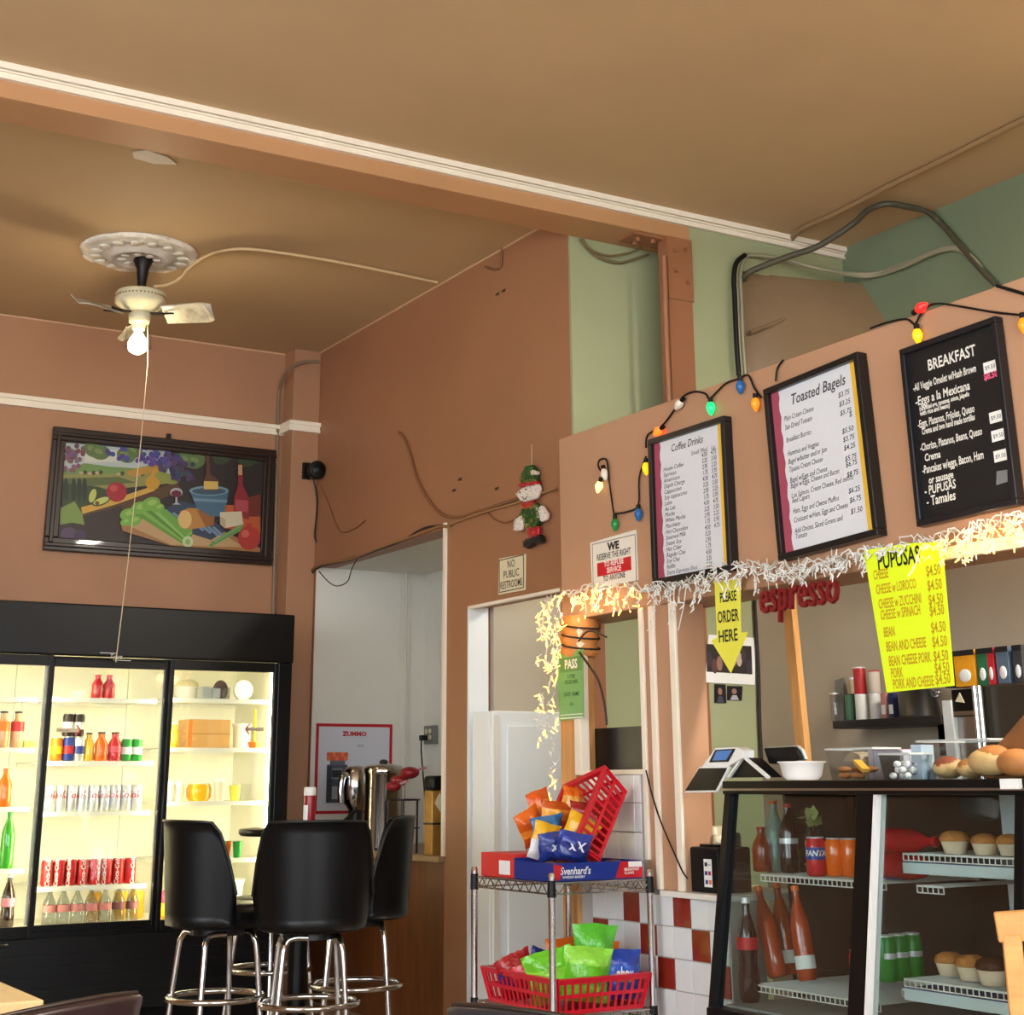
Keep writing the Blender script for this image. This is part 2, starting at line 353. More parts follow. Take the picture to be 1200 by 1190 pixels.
# ------------------------------------------------------------------ shared object materials
m_blk = mat('black_enamel', (11, 11, 12), .3, var=.15, vscale=8, spec=.3); m_blkp = mat('black_plastic', (13, 13, 14), .45, spec=.3)
m_chrome = mat('chrome', (205, 205, 205), .14, 1); m_steelb = mat('brushed_steel', (170, 168, 164), .28, 1)
m_wht = mat('white_plastic', (232, 232, 228), .35); m_ivory = mat('ivory_enamel', (214, 204, 170), .35, var=.12, vscale=14)
m_liner = mat('cooler_liner_white', (240, 238, 222), .5); m_wire = mat('white_coated_wire', (226, 226, 218), .35)
m_red = mat('red_print', (186, 26, 34), .35); m_org = mat('orange_print', (236, 112, 20), .4); m_yel = mat('yellow_print', (240, 190, 24), .4)
m_grn = mat('green_print', (28, 140, 52), .35); m_blu = mat('blue_print', (26, 54, 140), .35); m_slv = mat('aluminium', (220, 220, 222), .3, .45)
m_cola = mat('cola_liquid', (34, 14, 10), .15, coat=.5); m_glassg = mat('green_bottle', (52, 150, 40), .12, coat=.6)
m_orl = mat('orange_soda', (240, 104, 10), .15, coat=.5); m_rdl = mat('red_soda', (196, 26, 40), .15, coat=.5); m_yll = mat('yellow_soda', (236, 180, 50), .15, coat=.5)
m_clear = thin_glass('clear_plastic', (.90, .92, .93), .12, .08); m_pane = thin_glass('door_glass', (.95, .97, .96), .08)
m_card = mat('cardboard', (196, 150, 92), .7, var=.08, vscale=10); m_ink = mat('black_ink', (24, 24, 26), .6); m_paper = mat('white_paper', (232, 232, 228), .6)
m_pnt = vcol('printed_picture', .45); m_bag = vcol('printed_foil', .28, .25)
# ------------------------------------------------------------------ drinks cooler
CX0, CX1, CY = 1.335, 3.315, 7.87
mid = lambda px, py, Y=CY: ony(px, py, Y)
ZT = ony(250, 786.5, CY).z; ZBT = ony(100, 1083, CY).z
b1a, b1b = mid(57, 785).x, mid(66, 785).x; b2a, b2b = mid(196.5, 786).x, mid(204.5, 786).x; b3 = mid(321.5, 787).x
cool = thing('drinks_cooler', 'tall black three-door glass drinks cooler with lit white interior', 'cooler', (0, 0, 0))
CD = 8.60
mb = MB(); mb.box(CX1-.03, CX1, CY, CD, .1, 2.0).box(CX0, CX0+.03, CY, CD, .1, 2.0).box(CX0+.03, CX1-.03, CD-.03, CD, .1, 2.0).box(CX0+.03, CX1-.03, CY, CD, 1.90, 2.0).box(CX0+.03, CX1-.03, CY, CD, .1, ZBT-.03)
mb.box(CX0+.05, CX1-.05, CY+.05, CD-.05, 0, .1); mb.build('body', m_blk, cool)
mb = MB(); mb.box(CX0, CX1, CY-.03, CY, ZT+.05, 2.0); hd = mb.build('header_panel', m_blk, cool, bevel=.008)
mb = MB().box(CX0, CX1, CY-.02, CY, .1, ZBT-.055); lp = mb.build('kick_panel', m_blkp, cool)
for k in range(5): MB().box(CX0+.1, CX1-.1, CY-.026, CY-.018, .14+.05*k, .165+.05*k).build('grille_slat', m_blkp, lp)
lx = mid(133, 772).x; lz = ony(133, 772, CY).z
t = text('True', .034, m_steelb, hd, (lx-.035, CY-.034, lz-.004), shear=.3, name='logo'); t['label'] = 'silver script maker name'
MB().box(lx-.08, lx+.0, CY-.033, CY-.03, lz+.022, lz+.025).box(lx-.01, lx+.08, CY-.033, CY-.03, lz-.012, lz-.009).build('logo_bar', m_steelb, hd)
IB = CD-.045
mb = MB(); mb.box(CX0+.03, CX1-.03, IB, CD-.03, ZBT-.03, 1.90).box(CX0+.03, CX1-.03, CY+.06, IB, ZBT-.03, ZBT-.015).box(CX0+.03, CX1-.03, CY+.06, IB, 1.885, 1.90).box(CX0+.03, CX0+.045, CY+.04, IB, ZBT-.015, 1.885).box(CX1-.045, CX1-.03, CY+.04, IB, ZBT-.015, 1.885)
mb.build('liner', m_liner, cool)
def sash(x0, x1, y):
    fr = MB(); w_ = .022
    fr.box(x0-w_, x0, y, y+.03, ZBT-.055, ZT+.05).box(x1, x1+w_, y, y+.03, ZBT-.055, ZT+.05).box(x0, x1, y, y+.03, ZT, ZT+.05).box(x0, x1, y, y+.03, ZBT-.055, ZBT)
    d = fr.build('sliding_door', m_blk, cool, bevel=.003)
    MB().box(x0-.004, x1+.004, y+.012, y+.018, ZBT-.004, ZT+.004).build('pane', m_pane, d); return d
d3 = sash(b2b, b3, CY-.005); d2 = sash(b1b, b2a, CY+.03); d1 = sash(CX0+.04, b1a, CY-.005)
MB().box(b3+.02, CX1, CY-.012, CY, ZBT-.055, ZT+.05).build('door_jamb', m_blk, cool, bevel=.004)
MB().tube([(1.80, CY-.04, .42), (1.80, CY-.075, .42), (1.92, CY-.075, .42), (1.92, CY-.04, .42)], .005).build('door_handle', m_steelb, lp)
m_led = mat('cooler_lamp_tube', (255, 240, 190), .4, emit=36)
for x in (b1a+.03, b2a+.02, CX1-.07, CX0+.08):
    MB().cyl((x, CY+.085, ZBT+.02), (x, CY+.085, ZT+.02), .014, n=8).build('lamp_tube', m_led, cool)
for nm, px in (('pilaster', (b1a+b1b)/2), ('pilaster', (b2a+b2b)/2)):
    mb = MB().box(px-.02, px+.02, CY+.066, CY+.075, ZBT, 1.88).box(px-.012, px+.012, IB-.02, IB, ZBT, 1.88); mb.build(nm, m_liner, cool)
SH = {}                                               # shelves: bay -> list of heights
bays = {1: (CX0+.05, (b1a+b1b)/2-.025, (25, (818, 877, 946, 1018))), 2: ((b1a+b1b)/2+.025, (b2a+b2b)/2-.025, (120, (819, 892.5, 951, 1037))), 3: ((b2a+b2b)/2+.025, CX1-.05, (265, (820, 877, 939, 1006)))}
YSH = CY+.13
for k, (x0, x1, (px, ys_)) in bays.items():
    SH[k] = []
    for yy in ys_:
        z = ony(px, yy, YSH+.03).z; SH[k].append(z)
        mb = MB(); mb.box(x0, x1, YSH-.006, YSH, z-.022, z)
        n = 26
        for i in range(n+1): x = x0+(x1-x0)*i/n; mb.box(x-.0022, x+.0022, YSH, IB-.02, z-.006, z-.001)
        mb.box(x0, x1, YSH+.2, YSH+.206, z-.012, z-.006).box(x0, x1, IB-.03, IB-.022, z-.02, z)
        mb.build('shelf', m_wire, cool)
    SH[k].append(ZBT-.015)
def can(h=.122, r=.033, body=None, top=None, name='soda_can', label='', group=None, loc=(0, 0, 0), logo=None):
    t = thing(name, label, 'can', loc, 0, group)
    MB().lathe([(r*.78, 0), (r, h*.06), (r, h*.88), (r*.82, h*.97)], 16).build('body', body, t)
    MB().lathe([(r*.82, h*.965), (r*.84, h), (r*.76, h), (r*.74, h*.985), (0, h*.985)], 16).build('lid', m_slv, t)
    if logo: logo(t, h, r)
    return t
def wrap(t, r, z0, z1, m, a0=-PI*.999, a1=PI*.999, name='label_band', n=18):
    mb = MB(); vs = []
    for i in range(n+1):
        a = a0+(a1-a0)*i/n-PI/2
        vs += [(r*math.cos(a), r*math.sin(a), z0), (r*math.cos(a), r*math.sin(a), z1)]
    mb.add(vs, [(2*i, 2*i+2, 2*i+3, 2*i+1) for i in range(n)], True); return mb.build(name, m, t)
def curved_text(s, size, m, t, r, z, rotate=0, a0=0, bold=0):
    o = text(s, size, m, t, (0, 0, 0), 'CENTER', .2, bold); me = o.data
    for v in me.vertices:
        x, zz = v.co.x, v.co.z-size*.3
        if rotate: x, zz = -zz, x
        a = x/r-PI/2+a0; v.co = (r*math.cos(a), r*math.sin(a), zz+z)
    return o
def bottle(h, r, m, label, group=None, loc=(0, 0, 0), cap=None, band=None, neck=.36, name='soda_bottle', cat='bottle', fill=None, band_z=(.3, .52), waist=.9):
    t = thing(name, label, cat, loc, 0, group)
    pr = [(r*.8, 0), (r, .03*h), (r, .24*h), (r*waist, .36*h), (r, .56*h), (r*.86, .66*h), (r*.5, .80*h), (r*neck, .86*h), (r*neck, .955*h)]
    MB().lathe(pr, 16).build('body', m, t)
    if fill: MB().lathe([(r*.76, .01*h), (r*.94, .04*h), (r*.94, .24*h), (r*waist*.94, .36*h), (r*.94, .56*h), (r*.78, .66*h), (r*.6, .72*h)], 14).build('drink', fill, t)
    MB().cyl((0, 0, .945*h), (0, 0, h), r*neck*1.18, n=12).build('cap', cap or m_wht, t)
    if band: wrap(t, r*1.015, band_z[0]*h, band_z[1]*h, band)
    return t
ORD = ['first', 'second', 'third', 'fourth', 'fifth', 'sixth', 'seventh', 'eighth', 'ninth']; ORD = [o+' from the left' for o in ORD]; ORD = ['leftmost', 'second', 'third', 'fourth', 'fifth', 'sixth', 'seventh', 'eighth', 'ninth']
def at(bay, row, px, dy=0.04, h=None):
    z = SH[bay][row]; p = onz(px, 900, 1.115) if 0 else None
    Yi = YSH+dy; lo = ony(px, 900, Yi); return Vector((lo.x, Yi, z))
def px_at(bay, row, px, ypx, dy=.045):
    Yi = YSH+dy; return Vector((ony(px, ypx, Yi).x, Yi, SH[bay][row]+.0005))
# middle door, top shelf
for i, px in enumerate((114, 127.5)): bottle(.118, .03, m_rdl, ('left' if i == 0 else 'right')+' bottle of the red pair on the top shelf of the cooler', 'red bottles on the top cooler shelf', px_at(2, 0, px, 810), cap=m_red, waist=.94, neck=.5)
# second shelf
ML = 'on the second shelf behind the middle cooler door'
def dl(m): return lambda t, h, r: wrap(t, r*1.01, h*.3, h*.62, m)
can(.115, .03, m_org, None, 'soda_can', 'orange can leftmost on the second middle cooler shelf', None, px_at(2, 1, 66, 880), dl(m_yel))
can(.118, .03, m_blu, None, 'soda_can', 'blue and red soda can right of the orange can in the cooler', None, px_at(2, 1, 80, 880), dl(m_red))
can(.118, .03, m_slv, None, 'soda_can', 'silver can with blue band on the second middle shelf', None, px_at(2, 1, 92, 880), dl(m_blu))
z2 = SH[2][1]+.12
for i, px in enumerate((80, 92)):
    p = px_at(2, 1, px, 850); p.z = z2; can(.112, .029, mat('black_can', (40, 30, 30), .35), None, 'stacked_can', ('left' if i == 0 else 'right')+' black and white can stacked on top of the cans in the cooler', 'black cans stacked in the cooler', p, dl(m_wht))
bottle(.138, .027, m_yll, 'yellow soda bottle '+ML, None, px_at(2, 1, 103.5, 880), cap=m_blkp, waist=.96, neck=.5)
bottle(.142, .034, m_orl, 'orange soda bottle '+ML, None, px_at(2, 1, 118, 880), cap=m_blkp, neck=.5)
bottle(.142, .034, m_rdl, 'dark red soda bottle '+ML, None, px_at(2, 1, 134, 880), cap=m_blkp, neck=.5, band=mat('pink_band', (220, 80, 100), .4))
for i, px in enumerate((148, 160)): can(.112, .028, m_grn, None, 'soda_can', ('left' if i == 0 else 'right')+' of two green and white cans beside the dark red bottle', 'green cans in the cooler', px_at(2, 1, px, 880), dl(m_wht))
# third shelf silver cans
def diet(t, h, r): curved_text('Coke', .052, m_red, t, r*1.012, h*.62, 0, random.uniform(-.7, .7), .0008)
for i in range(9): can(.126, .0285, m_slv, None, 'soda_can', ORD[i]+' silver can with red script in the row behind the middle cooler door', 'silver cans on the third cooler shelf', px_at(2, 2, 59+12.6*i, 935), diet)
# fourth shelf red cans
def coke(t, h, r): curved_text('Coca-Cola', .03, m_wht, t, r*1.012, h*.5, 1, random.uniform(-.8, .8), .0006); wrap(t, r*1.006, h*.05, h*.86, m_wht, 1.3, 1.75)
for i in range(8): can(.124, .0295, m_red, None, 'soda_can', ORD[i]+' red cola can in the row behind the middle cooler door', 'red cans on the fourth cooler shelf', px_at(2, 3, 55+13.8*i, 1025), coke)
# bottom clear bottles
m_lab = mat('pink_water_label', (196, 120, 120), .5, var=.3, vscale=40); m_labd = mat('brown_water_label', (120, 70, 74), .5, var=.3, vscale=40)
for i in range(7): bottle(.168, .032, thin_glass('water_bottle_plastic', (.70, .74, .76), .2, .1), ORD[i]+' clear water bottle in the bottom row of the cooler', 'clear bottles on the cooler floor', px_at(2, 4, 57+16.2*i, 1070, .05), cap=m_wht, band=m_labd if i > 4 else m_lab, fill=None, band_z=(.36, .56), waist=.96)
for i, px in enumerate((110, 141, 160)): can(.14, .035, m_yll, None, 'juice_can', ('left', 'middle', 'right')[i]+' of three yellow juice cans behind the clear bottles', 'yellow juice cans at the cooler bottom', px_at(2, 4, px, 1070, .22))
# right door
MR = 'behind the right cooler door'
t = thing('food_tub', 'white lidded food tub on the top shelf '+MR, 'tub', px_at(3, 0, 218, 810, .30)); MB().lathe([(.05, 0), (.062, .07), (.064, .075)], 18).build('bowl', m_wht, t); MB().lathe([(.066, .075), (.06, .1), (.03, .112), (0, .114)], 18).build('lid', m_ivory, t)
t = thing('plastic_tray', 'clear plastic tray with white tubs on the top shelf '+MR, 'tray', px_at(3, 0, 249, 812, .05)); MB().box(-.08, .08, -.05, .05, 0, .004).box(-.08, .08, -.05, -.047, .004, .06).box(-.08, .08, .047, .05, .004, .06).box(-.08, -.077, -.047, .047, .004, .06).box(.077, .08, -.047, .047, .004, .06).build('tray', m_clear, t); MB().box(-.07, -.02, -.04, .04, .004, .062).box(-.01, .03, -.04, .04, .004, .055).build('carton', m_wht, t, bevel=.004)
tag(MB().ball((0, 0, .055), (.042, .042, .055), 14, 8).build('cabbage', mat('purple_cabbage', (74, 52, 62), .5, var=.3, vscale=20), loc=px_at(3, 0, 258, 812, .2)), 'dark purple cabbage behind the clear tray on the top shelf '+MR, 'cabbage')
t = thing('plate', 'round white plate standing upright on the top shelf '+MR, 'plate', px_at(3, 0, 285, 812, .1)); MB().cyl((0, .012, .054), (0, 0, .054), .054, n=28).build('disc', m_wht, t); MB().tube([(.05*math.cos(a*PI/14), -.002, .054+.05*math.sin(a*PI/14)) for a in range(28)], .004, 6, True).build('rim', m_wht, t)
bottle(.125, .024, m_yll, 'yellow juice bottle with white top beside the cardboard box '+MR, None, px_at(3, 1, 204, 865), cap=m_wht, neck=.6, waist=1)
p = px_at(3, 1, 246, 865, .05); t = thing('cardboard_box', 'brown cardboard box on the second shelf '+MR, 'box', p); MB().box(-.122, .112, 0, .16, 0, .145).build('carton', m_card, t, bevel=.003); MB().box(-.12, .11, -.0015, 0, .07, .073).build('seam', mat('brown_seam', (140, 96, 52), .8), t); MB().box(-.123, -.1, -.0012, 0, .005, .14).build('side_print', m_org, t)
t = thing('food_tub', 'white tub beside the cardboard box '+MR, 'tub', px_at(3, 1, 283, 868, .20)); MB().lathe([(.044, 0), (.05, .115), (.054, .118), (.054, .13), (0, .13)], 18).build('tub', m_wht, t)
t = thing('cup', 'orange cup with a yellow utensil standing in it '+MR, 'cup', px_at(3, 1, 298, 868, .02)); MB().lathe([(.026, 0), (.036, .03), (.038, .032)], 16).build('cup', m_org, t); MB().cyl((0, 0, .02), (.002, .01, .2), .0075, n=8).build('utensil', m_yel, t)
jar_m = mat('cream_pudding', (232, 220, 196), .5)
def cup(px, row, dy, h, r, m, label, lid=None, cat='cup', group=None, bay=3, nm='dessert_cup'):
    t = thing(nm, label, cat, px_at(bay, row, px, 930, dy), 0, group); MB().lathe([(r*.74, 0), (r, h*.8), (r*1.05, h*.82)], 16).build('cup', m, t); MB().lathe([(r*1.05, h*.82), (r*1.0, h*.88), (r*.8, h), (0, h)] if lid else [(r*1.05, h*.82), (r*1.05, h*.86), (0, h*.86)], 16).build('lid', lid or m_clear, t); return t
for i, px in enumerate((199, 210.5)): cup(px, 2, .04, .1, .025, jar_m, ('leftmost', 'second')+() and '' or ('leftmost' if i == 0 else 'second from the left')+' white dessert cup on the third shelf '+MR, m_wht, group='white dessert cups on the third shelf')
t = thing('juice_jar', 'round jar of orange juice on the third shelf '+MR, 'jar', px_at(3, 2, 233, 925, .08)); MB().lathe([(.048, 0), (.064, .02), (.066, .06), (.056, .084)], 20).build('jar', mat('orange_juice', (250, 176, 20), .2, coat=.5), t); MB().lathe([(.056, .084), (.058, .092), (0, .094)], 20).build('lid', m_clear, t)
cup(257, 2, .04, .115, .03, jar_m, 'taller white dessert cup right of the orange jar '+MR, m_wht)
cup(275, 2, .04, .095, .03, mat('lemon_cup', (244, 226, 90), .3), 'pale yellow dessert cup on the third shelf '+MR)
cup(287, 2, .12, .1, .03, m_clear, 'empty clear cup at the right end of the third shelf '+MR)
for i, (px, m) in enumerate(((249, m_org), (262, mat('green_jelly', (60, 130, 40), .3)), (268, m_org), (281, m_grn))): cup(px, 3, .03+.05*(i == 2), .098, .026, m, ('orange jelly cup nearest the left stool', 'green jelly cup beside the orange one', 'orange jelly cup behind the green one', 'green and orange jelly cup at the right')[i]+' on the fourth shelf', group='jelly cups on the fourth shelf')
t = thing('bucket', 'white plastic bucket on the cooler floor '+MR, 'bucket', px_at(3, 4, 266, 1050, .16)); MB().lathe([(.07, 0), (.085, .16), (.09, .162), (.09, .175), (0, .176)], 22).build('tub', m_wht, t)
t = thing('bag_of_rolls', 'pink and yellow plastic packet on the cooler floor behind the left stool', 'packet', px_at(3, 4, 194, 1060, .1)); MB().ball((0, 0, .05), (.05, .05, .05), 12, 8).build('packet', m_yel, t); MB().ball((0, -.005, .1), (.045, .045, .04), 12, 8).build('label_patch', mat('pink_wrap', (206, 70, 110), .4), t)
# left door
LL = 'behind the left cooler door'
for i, px in enumerate((3, 20)): bottle(.175, .032, mat('tea_bottle', (196, 150, 110), .2, coat=.4), ('leftmost' if i == 0 else 'right-hand')+' juice bottle with dark cap and orange label '+LL, 'juice bottles', px_at(1, 1, px, 860, .05), cap=m_blkp, band=m_org if i == 0 else m_red, band_z=(.45, .72), waist=1, neck=.5)
bottle(.18, .034, m_orl, 'orange-red soda bottle on the third shelf '+LL, None, px_at(1, 2, 5, 930, .04), cap=m_org, neck=.4, waist=.95)
bottle(.27, .034, m_glassg, 'tall green glass bottle '+LL, None, px_at(1, 3, 8, 1000, .04), cap=m_grn, neck=.34, waist=1)
bottle(.24, .033, m_cola, 'dark cola bottle with pale label at the bottom '+LL, None, px_at(1, 4, 8, 1075, .05), cap=m_wht, neck=.36, band=mat('pink_cola_label', (190, 120, 140), .5), band_z=(.4, .56))
tag(MB().box(-.03, .03, 0, .06, 0, .035).build('small_carton', m_card, loc=px_at(1, 1, 35, 872, .1), bevel=.002), 'small brown carton on the shelf '+LL, 'box')
# stickers on the sliding doors
def arrow(dx, px, py, w_, label, parent, y):
    p = ony(px, py, y); mb = MB(); mb.cur = 0; mb.box(-.0+p.x-w_/2, p.x+w_/2, y-.001, y, p.z-.01, p.z+.01)
    o = mb.build('arrow_sticker', mat('sticker_beige', (206, 190, 160), .6), parent); e = p.x+dx*w_/2
    mb = MB(); mb.bar((e, y-.002, p.z), (e-dx*.022, y-.002, p.z+.026), .006); mb.bar((e, y-.002, p.z), (e-dx*.022, y-.002, p.z-.026), .006); mb.build('chevron', m_red, o); text('slide to open', .011, m_ink, o, (p.x-w_/2+.008, y-.0015, p.z-.004))
arrow(-1, 298, 855, .10, '', d3, CY+.006); arrow(1, 80, 856, .12, '', d2, CY+.041)
# ------------------------------------------------------------------ painting
def local_px(o_loc, rotz, fn):
    M = (Matrix.Translation(o_loc)@Matrix.Rotation(rotz, 4, 'Z')).inverted()
    return lambda x, y: M@fn(x, y)
yp = YB-.045
TL, BR_ = ony(65, 500, yp), ony(320, 662, yp); BL_ = ony(50, 648, yp)
xl, xr, zb, ztp = BL_.x+.006, ony(325, 525, yp).x, BR_.z-.004, TL.z+.004
pic = thing('framed_painting', 'framed still-life painting of vegetables, bread and wine over the cooler', 'painting', ((xl+xr)/2, YB-.002, zb))
W_, H_ = xr-xl, ztp-zb; fw_ = .075
m_frame = mat('dark_walnut_frame', (38, 24, 20), .3, coat=.2, var=.2, vscale=6)
for (x0, x1, z0, z1) in ((-W_/2, W_/2, 0, fw_), (-W_/2, W_/2, H_-fw_, H_), (-W_/2, -W_/2+fw_, fw_, H_-fw_), (W_/2-fw_, W_/2, fw_, H_-fw_)):
    hz = x1-x0 > z1-z0; mb = MB().box(x0, x1, -.035, 0, z0, z1)
    if hz: mb.box(x0+.0, x1, -.046, -.035, z0+.022, z1-.03)
    else: mb.box(x0+.022, x1-.03, -.046, -.035, z0-.03, z1+.03)
    mb.build('frame_rail', m_frame, pic, bevel=.006)
MB().box(-.012, .012, -.03, -.005, H_, H_+.03).build('hanger', m_dark, pic)
cv = MB(); lay = [0]
fp = lambda cx, cy: ony(cx/2.975, 390+cy/2.975, yp)
clampx = lambda v: max(-W_/2+fw_, min(W_/2-fw_, v)); clampz = lambda v: max(fw_, min(H_-fw_, v))
def shp(col, pts):
    lay[0] += 1; cv.col = rgb(*[v*.86 for v in col]); P = [fp(*q) for q in pts]
    cv.flat([(clampx(p.x-(xl+xr)/2), clampz(p.z-zb)) for p in P], -.012-lay[0]*.00006)
def ell(col, cx, cy, rx, ry, rot=0, n=14):
    c, s = math.cos(rot), math.sin(rot); shp(col, [(cx+rx*math.cos(2*PI*i/n)*c-ry*math.sin(2*PI*i/n)*s, cy+rx*math.cos(2*PI*i/n)*s+ry*math.sin(2*PI*i/n)*c) for i in range(n)])
shp((44, 36, 34), [(200, 360), (940, 420), (930, 790), (190, 740)])
shp((196, 208, 204), [(230, 380), (580, 405), (600, 490), (225, 480)])
shp((226, 226, 206), [(300, 400), (450, 410), (560, 440), (300, 450)])
shp((120, 156, 84), [(225, 478), (300, 452), (390, 464), (480, 470), (560, 452), (600, 500), (225, 505)])
shp((152, 150, 84), [(225, 492), (560, 486), (630, 520), (225, 560)]); shp((96, 112, 62), [(225, 505), (420, 500), (480, 520), (225, 540)])
for x, y in ((290, 486), (320, 488), (345, 486), (420, 490), (460, 488), (490, 492)): ell((206, 170, 140), x, y, 9, 5); ell((60, 80, 44), x+12, y-2, 7, 8)
shp((60, 74, 46), [(225, 520), (350, 535), (420, 560), (300, 620), (225, 600)])
for x in (262, 282, 300, 235): ell((38, 52, 36), x, 545, 9, 42)
shp((92, 62, 36), [(215, 640), (620, 520), (640, 545), (430, 640), (430, 720), (206, 728)]); shp((60, 46, 44), [(207, 660), (430, 600), (440, 730), (206, 726)])
shp((222, 176, 72), [(288, 606), (400, 578), (540, 532), (545, 548), (410, 596), (292, 630)])
shp((200, 150, 60), [(440, 482), (560, 452), (600, 470), (470, 500)])
ell((178, 36, 52), 412, 553, 36, 35); ell((214, 80, 84), 402, 540, 14, 12); ell((212, 160, 50), 538, 520, 26, 26); ell((212, 160, 50), 546, 492, 14, 24, .2); ell((150, 160, 70), 585, 505, 42, 17, .35)
ell((54, 70, 34), 328, 568, 17, 30, .3); ell((206, 214, 110), 328, 566, 12, 25, .3); ell((54, 70, 34), 358, 585, 34, 15, -.35); ell((214, 220, 120), 358, 584, 29, 11, -.35); ell((120, 80, 40), 344, 592, 8, 7)
shp((134, 160, 80), [(214, 610), (265, 585), (292, 630), (300, 668), (255, 660), (214, 668)]); ell((92, 74, 104), 245, 700, 30, 24); ell((70, 56, 84), 285, 705, 22, 20)
for x, y in ((330, 405), (355, 415), (470, 410), (655, 440), (690, 445), (445, 425), (870, 440), (780, 430)): ell((96, 122, 66) if x < 700 else (58, 74, 48), x, y, 34, 26, random.uniform(-.5, .5)); ell((128, 150, 84) if x < 700 else (70, 88, 56), x-6, y-4, 16, 9, .4)
for cx, cy, k, c in ((260, 420, 22, (112, 70, 96)), (250, 450, 14, (130, 88, 110)), (410, 412, 12, (78, 70, 140)), (520, 420, 16, (84, 74, 146)), (600, 450, 40, (74, 64, 112)), (640, 480, 26, (64, 54, 92)), (560, 430, 18, (84, 74, 146))):
    for i in range(k): ell(tuple(max(20, v+random.randint(-22, 28)) for v in c), cx+random.uniform(-38, 38), cy+random.uniform(-28, 30), 9, 9, n=8)
shp((176, 126, 74), [(425, 660), (520, 640), (780, 690), (912, 750), (912, 768), (600, 748), (430, 690)]); shp((206, 168, 118), [(430, 662), (520, 645), (760, 690), (860, 748), (600, 738)])
shp((48, 66, 92), [(570, 620), (630, 585), (690, 600), (790, 690), (740, 722), (640, 690)])
for i in range(7): shp((120, 150, 176), [(575+i*28, 618+i*10), (583+i*28, 614+i*10), (640+i*26, 660+i*9), (630+i*26, 664+i*9)])
for i, c in enumerate(((104, 164, 62), (134, 190, 82), (92, 150, 54), (150, 204, 100), (116, 176, 70))): shp(c, [(470+i*14, 628-i*9), (486+i*14, 622-i*9), (676, 722-i*9), (650, 742-i*7)])
for x, y, r in ((450, 632, 30), (490, 610, 32), (530, 596, 34), (470, 655, 26), (555, 610, 22), (440, 660, 18)): ell((128, 186, 74), x, y, r, r*.7, -.3); ell((164, 208, 100), x+4, y-5, r*.5, r*.3, -.3)
ell((206, 222, 168), 658, 728, 19, 20); ell((150, 190, 110), 658, 728, 9, 10)
shp((198, 138, 62), [(632, 622), (660, 610), (738, 614), (752, 640), (748, 672), (660, 686), (630, 668)]); ell((238, 196, 122), 648, 650, 24, 32); shp((160, 98, 40), [(690, 618), (740, 615), (752, 640), (748, 672), (720, 676)])
shp((72, 110, 134), [(664, 548), (800, 556), (784, 640), (740, 640), (690, 612)]); ell((120, 156, 172), 732, 550, 70, 18); ell((60, 88, 108), 732, 552, 60, 12); shp((110, 150, 170), [(676, 575), (796, 582), (794, 592), (678, 586)])
shp((96, 58, 40), [(720, 425), (732, 425), (736, 490), (764, 512), (764, 550), (714, 548), (714, 510), (722, 490)]); shp((226, 190, 100), [(714, 516), (764, 518), (764, 545), (714, 545)])
ell((190, 190, 190), 618, 556, 22, 16); ell((110, 30, 50), 618, 560, 18, 12); shp((190, 190, 190), [(615, 572), (621, 572), (622, 592), (634, 598), (604, 598), (614, 592)])
shp((196, 96, 44), [(790, 600), (912, 600), (912, 700), (780, 680)]); shp((120, 46, 32), [(850, 580), (912, 560), (912, 640), (850, 640)])
shp((150, 40, 52), [(834, 458), (848, 458), (850, 530), (872, 575), (872, 650), (818, 640), (820, 570), (834, 530)]); shp((214, 170, 120), [(834, 460), (848, 460), (848, 495), (834, 495)]); shp((186, 78, 84), [(824, 580), (868, 585), (868, 625), (824, 620)])
shp((226, 214, 180), [(770, 625), (846, 622), (852, 668), (790, 680), (770, 665)]); shp((196, 180, 140), [(770, 640), (790, 650), (790, 682), (770, 668)])
for i in range(5): shp((84, 140, 74) if i % 2 else (130, 176, 104), [(728+i*4, 742-i*4), (736+i*4, 748-i*4), (850, 686-i*3), (845, 678-i*3)])
ell((190, 58, 50), 872, 715, 40, 42); ell((222, 110, 90), 858, 700, 14, 14); shp((190, 58, 50), [(862, 664), (882, 664), (878, 680), (866, 680)])
cv.build('canvas', m_pnt, pic)
# ------------------------------------------------------------------ ceiling medallion and fan
mcx, mcy = 2.145, 7.235
med = thing('ceiling_medallion', 'round white plaster ceiling medallion above the fan', 'medallion', (mcx, mcy, H))
m_plas = mat('white_plaster', (232, 224, 208), .7, var=.12, vscale=16, bump=.3, bscale=60)
MB().lathe([(.288, -.001), (.285, -.012), (.262, -.022), (.25, -.016), (.232, -.03), (.20, -.022), (.17, -.03), (.15, -.05), (.12, -.05), (.10, -.035), (.06, -.04), (0, -.04)], 40).build('disc', m_plas, med)
for k in range(16):
    a = 2*PI*k/16; lf = MB(); lf.ball((0, 0, 0), (.034, .026, .007), 8, 6); o = lf.build('leaf_ornament', m_plas, med, loc=(.215*math.cos(a), .215*math.sin(a), -.032), rotz=a)
for k in range(8):
    a = 2*PI*(k+.5)/8; o = MB().ball((0, 0, 0), (.026, .02, .007), 8, 6).build('inner_ornament', m_plas, med, loc=(.085*math.cos(a), .085*math.sin(a), -.045), rotz=a)
for k in range(8):
    a = 2*PI*k/8; o = MB().ball((0, 0, 0), (.02, .06, .01), 10, 6).build('scallop', m_plas, med, loc=(.278*math.cos(a), .278*math.sin(a), -.012), rotz=a)
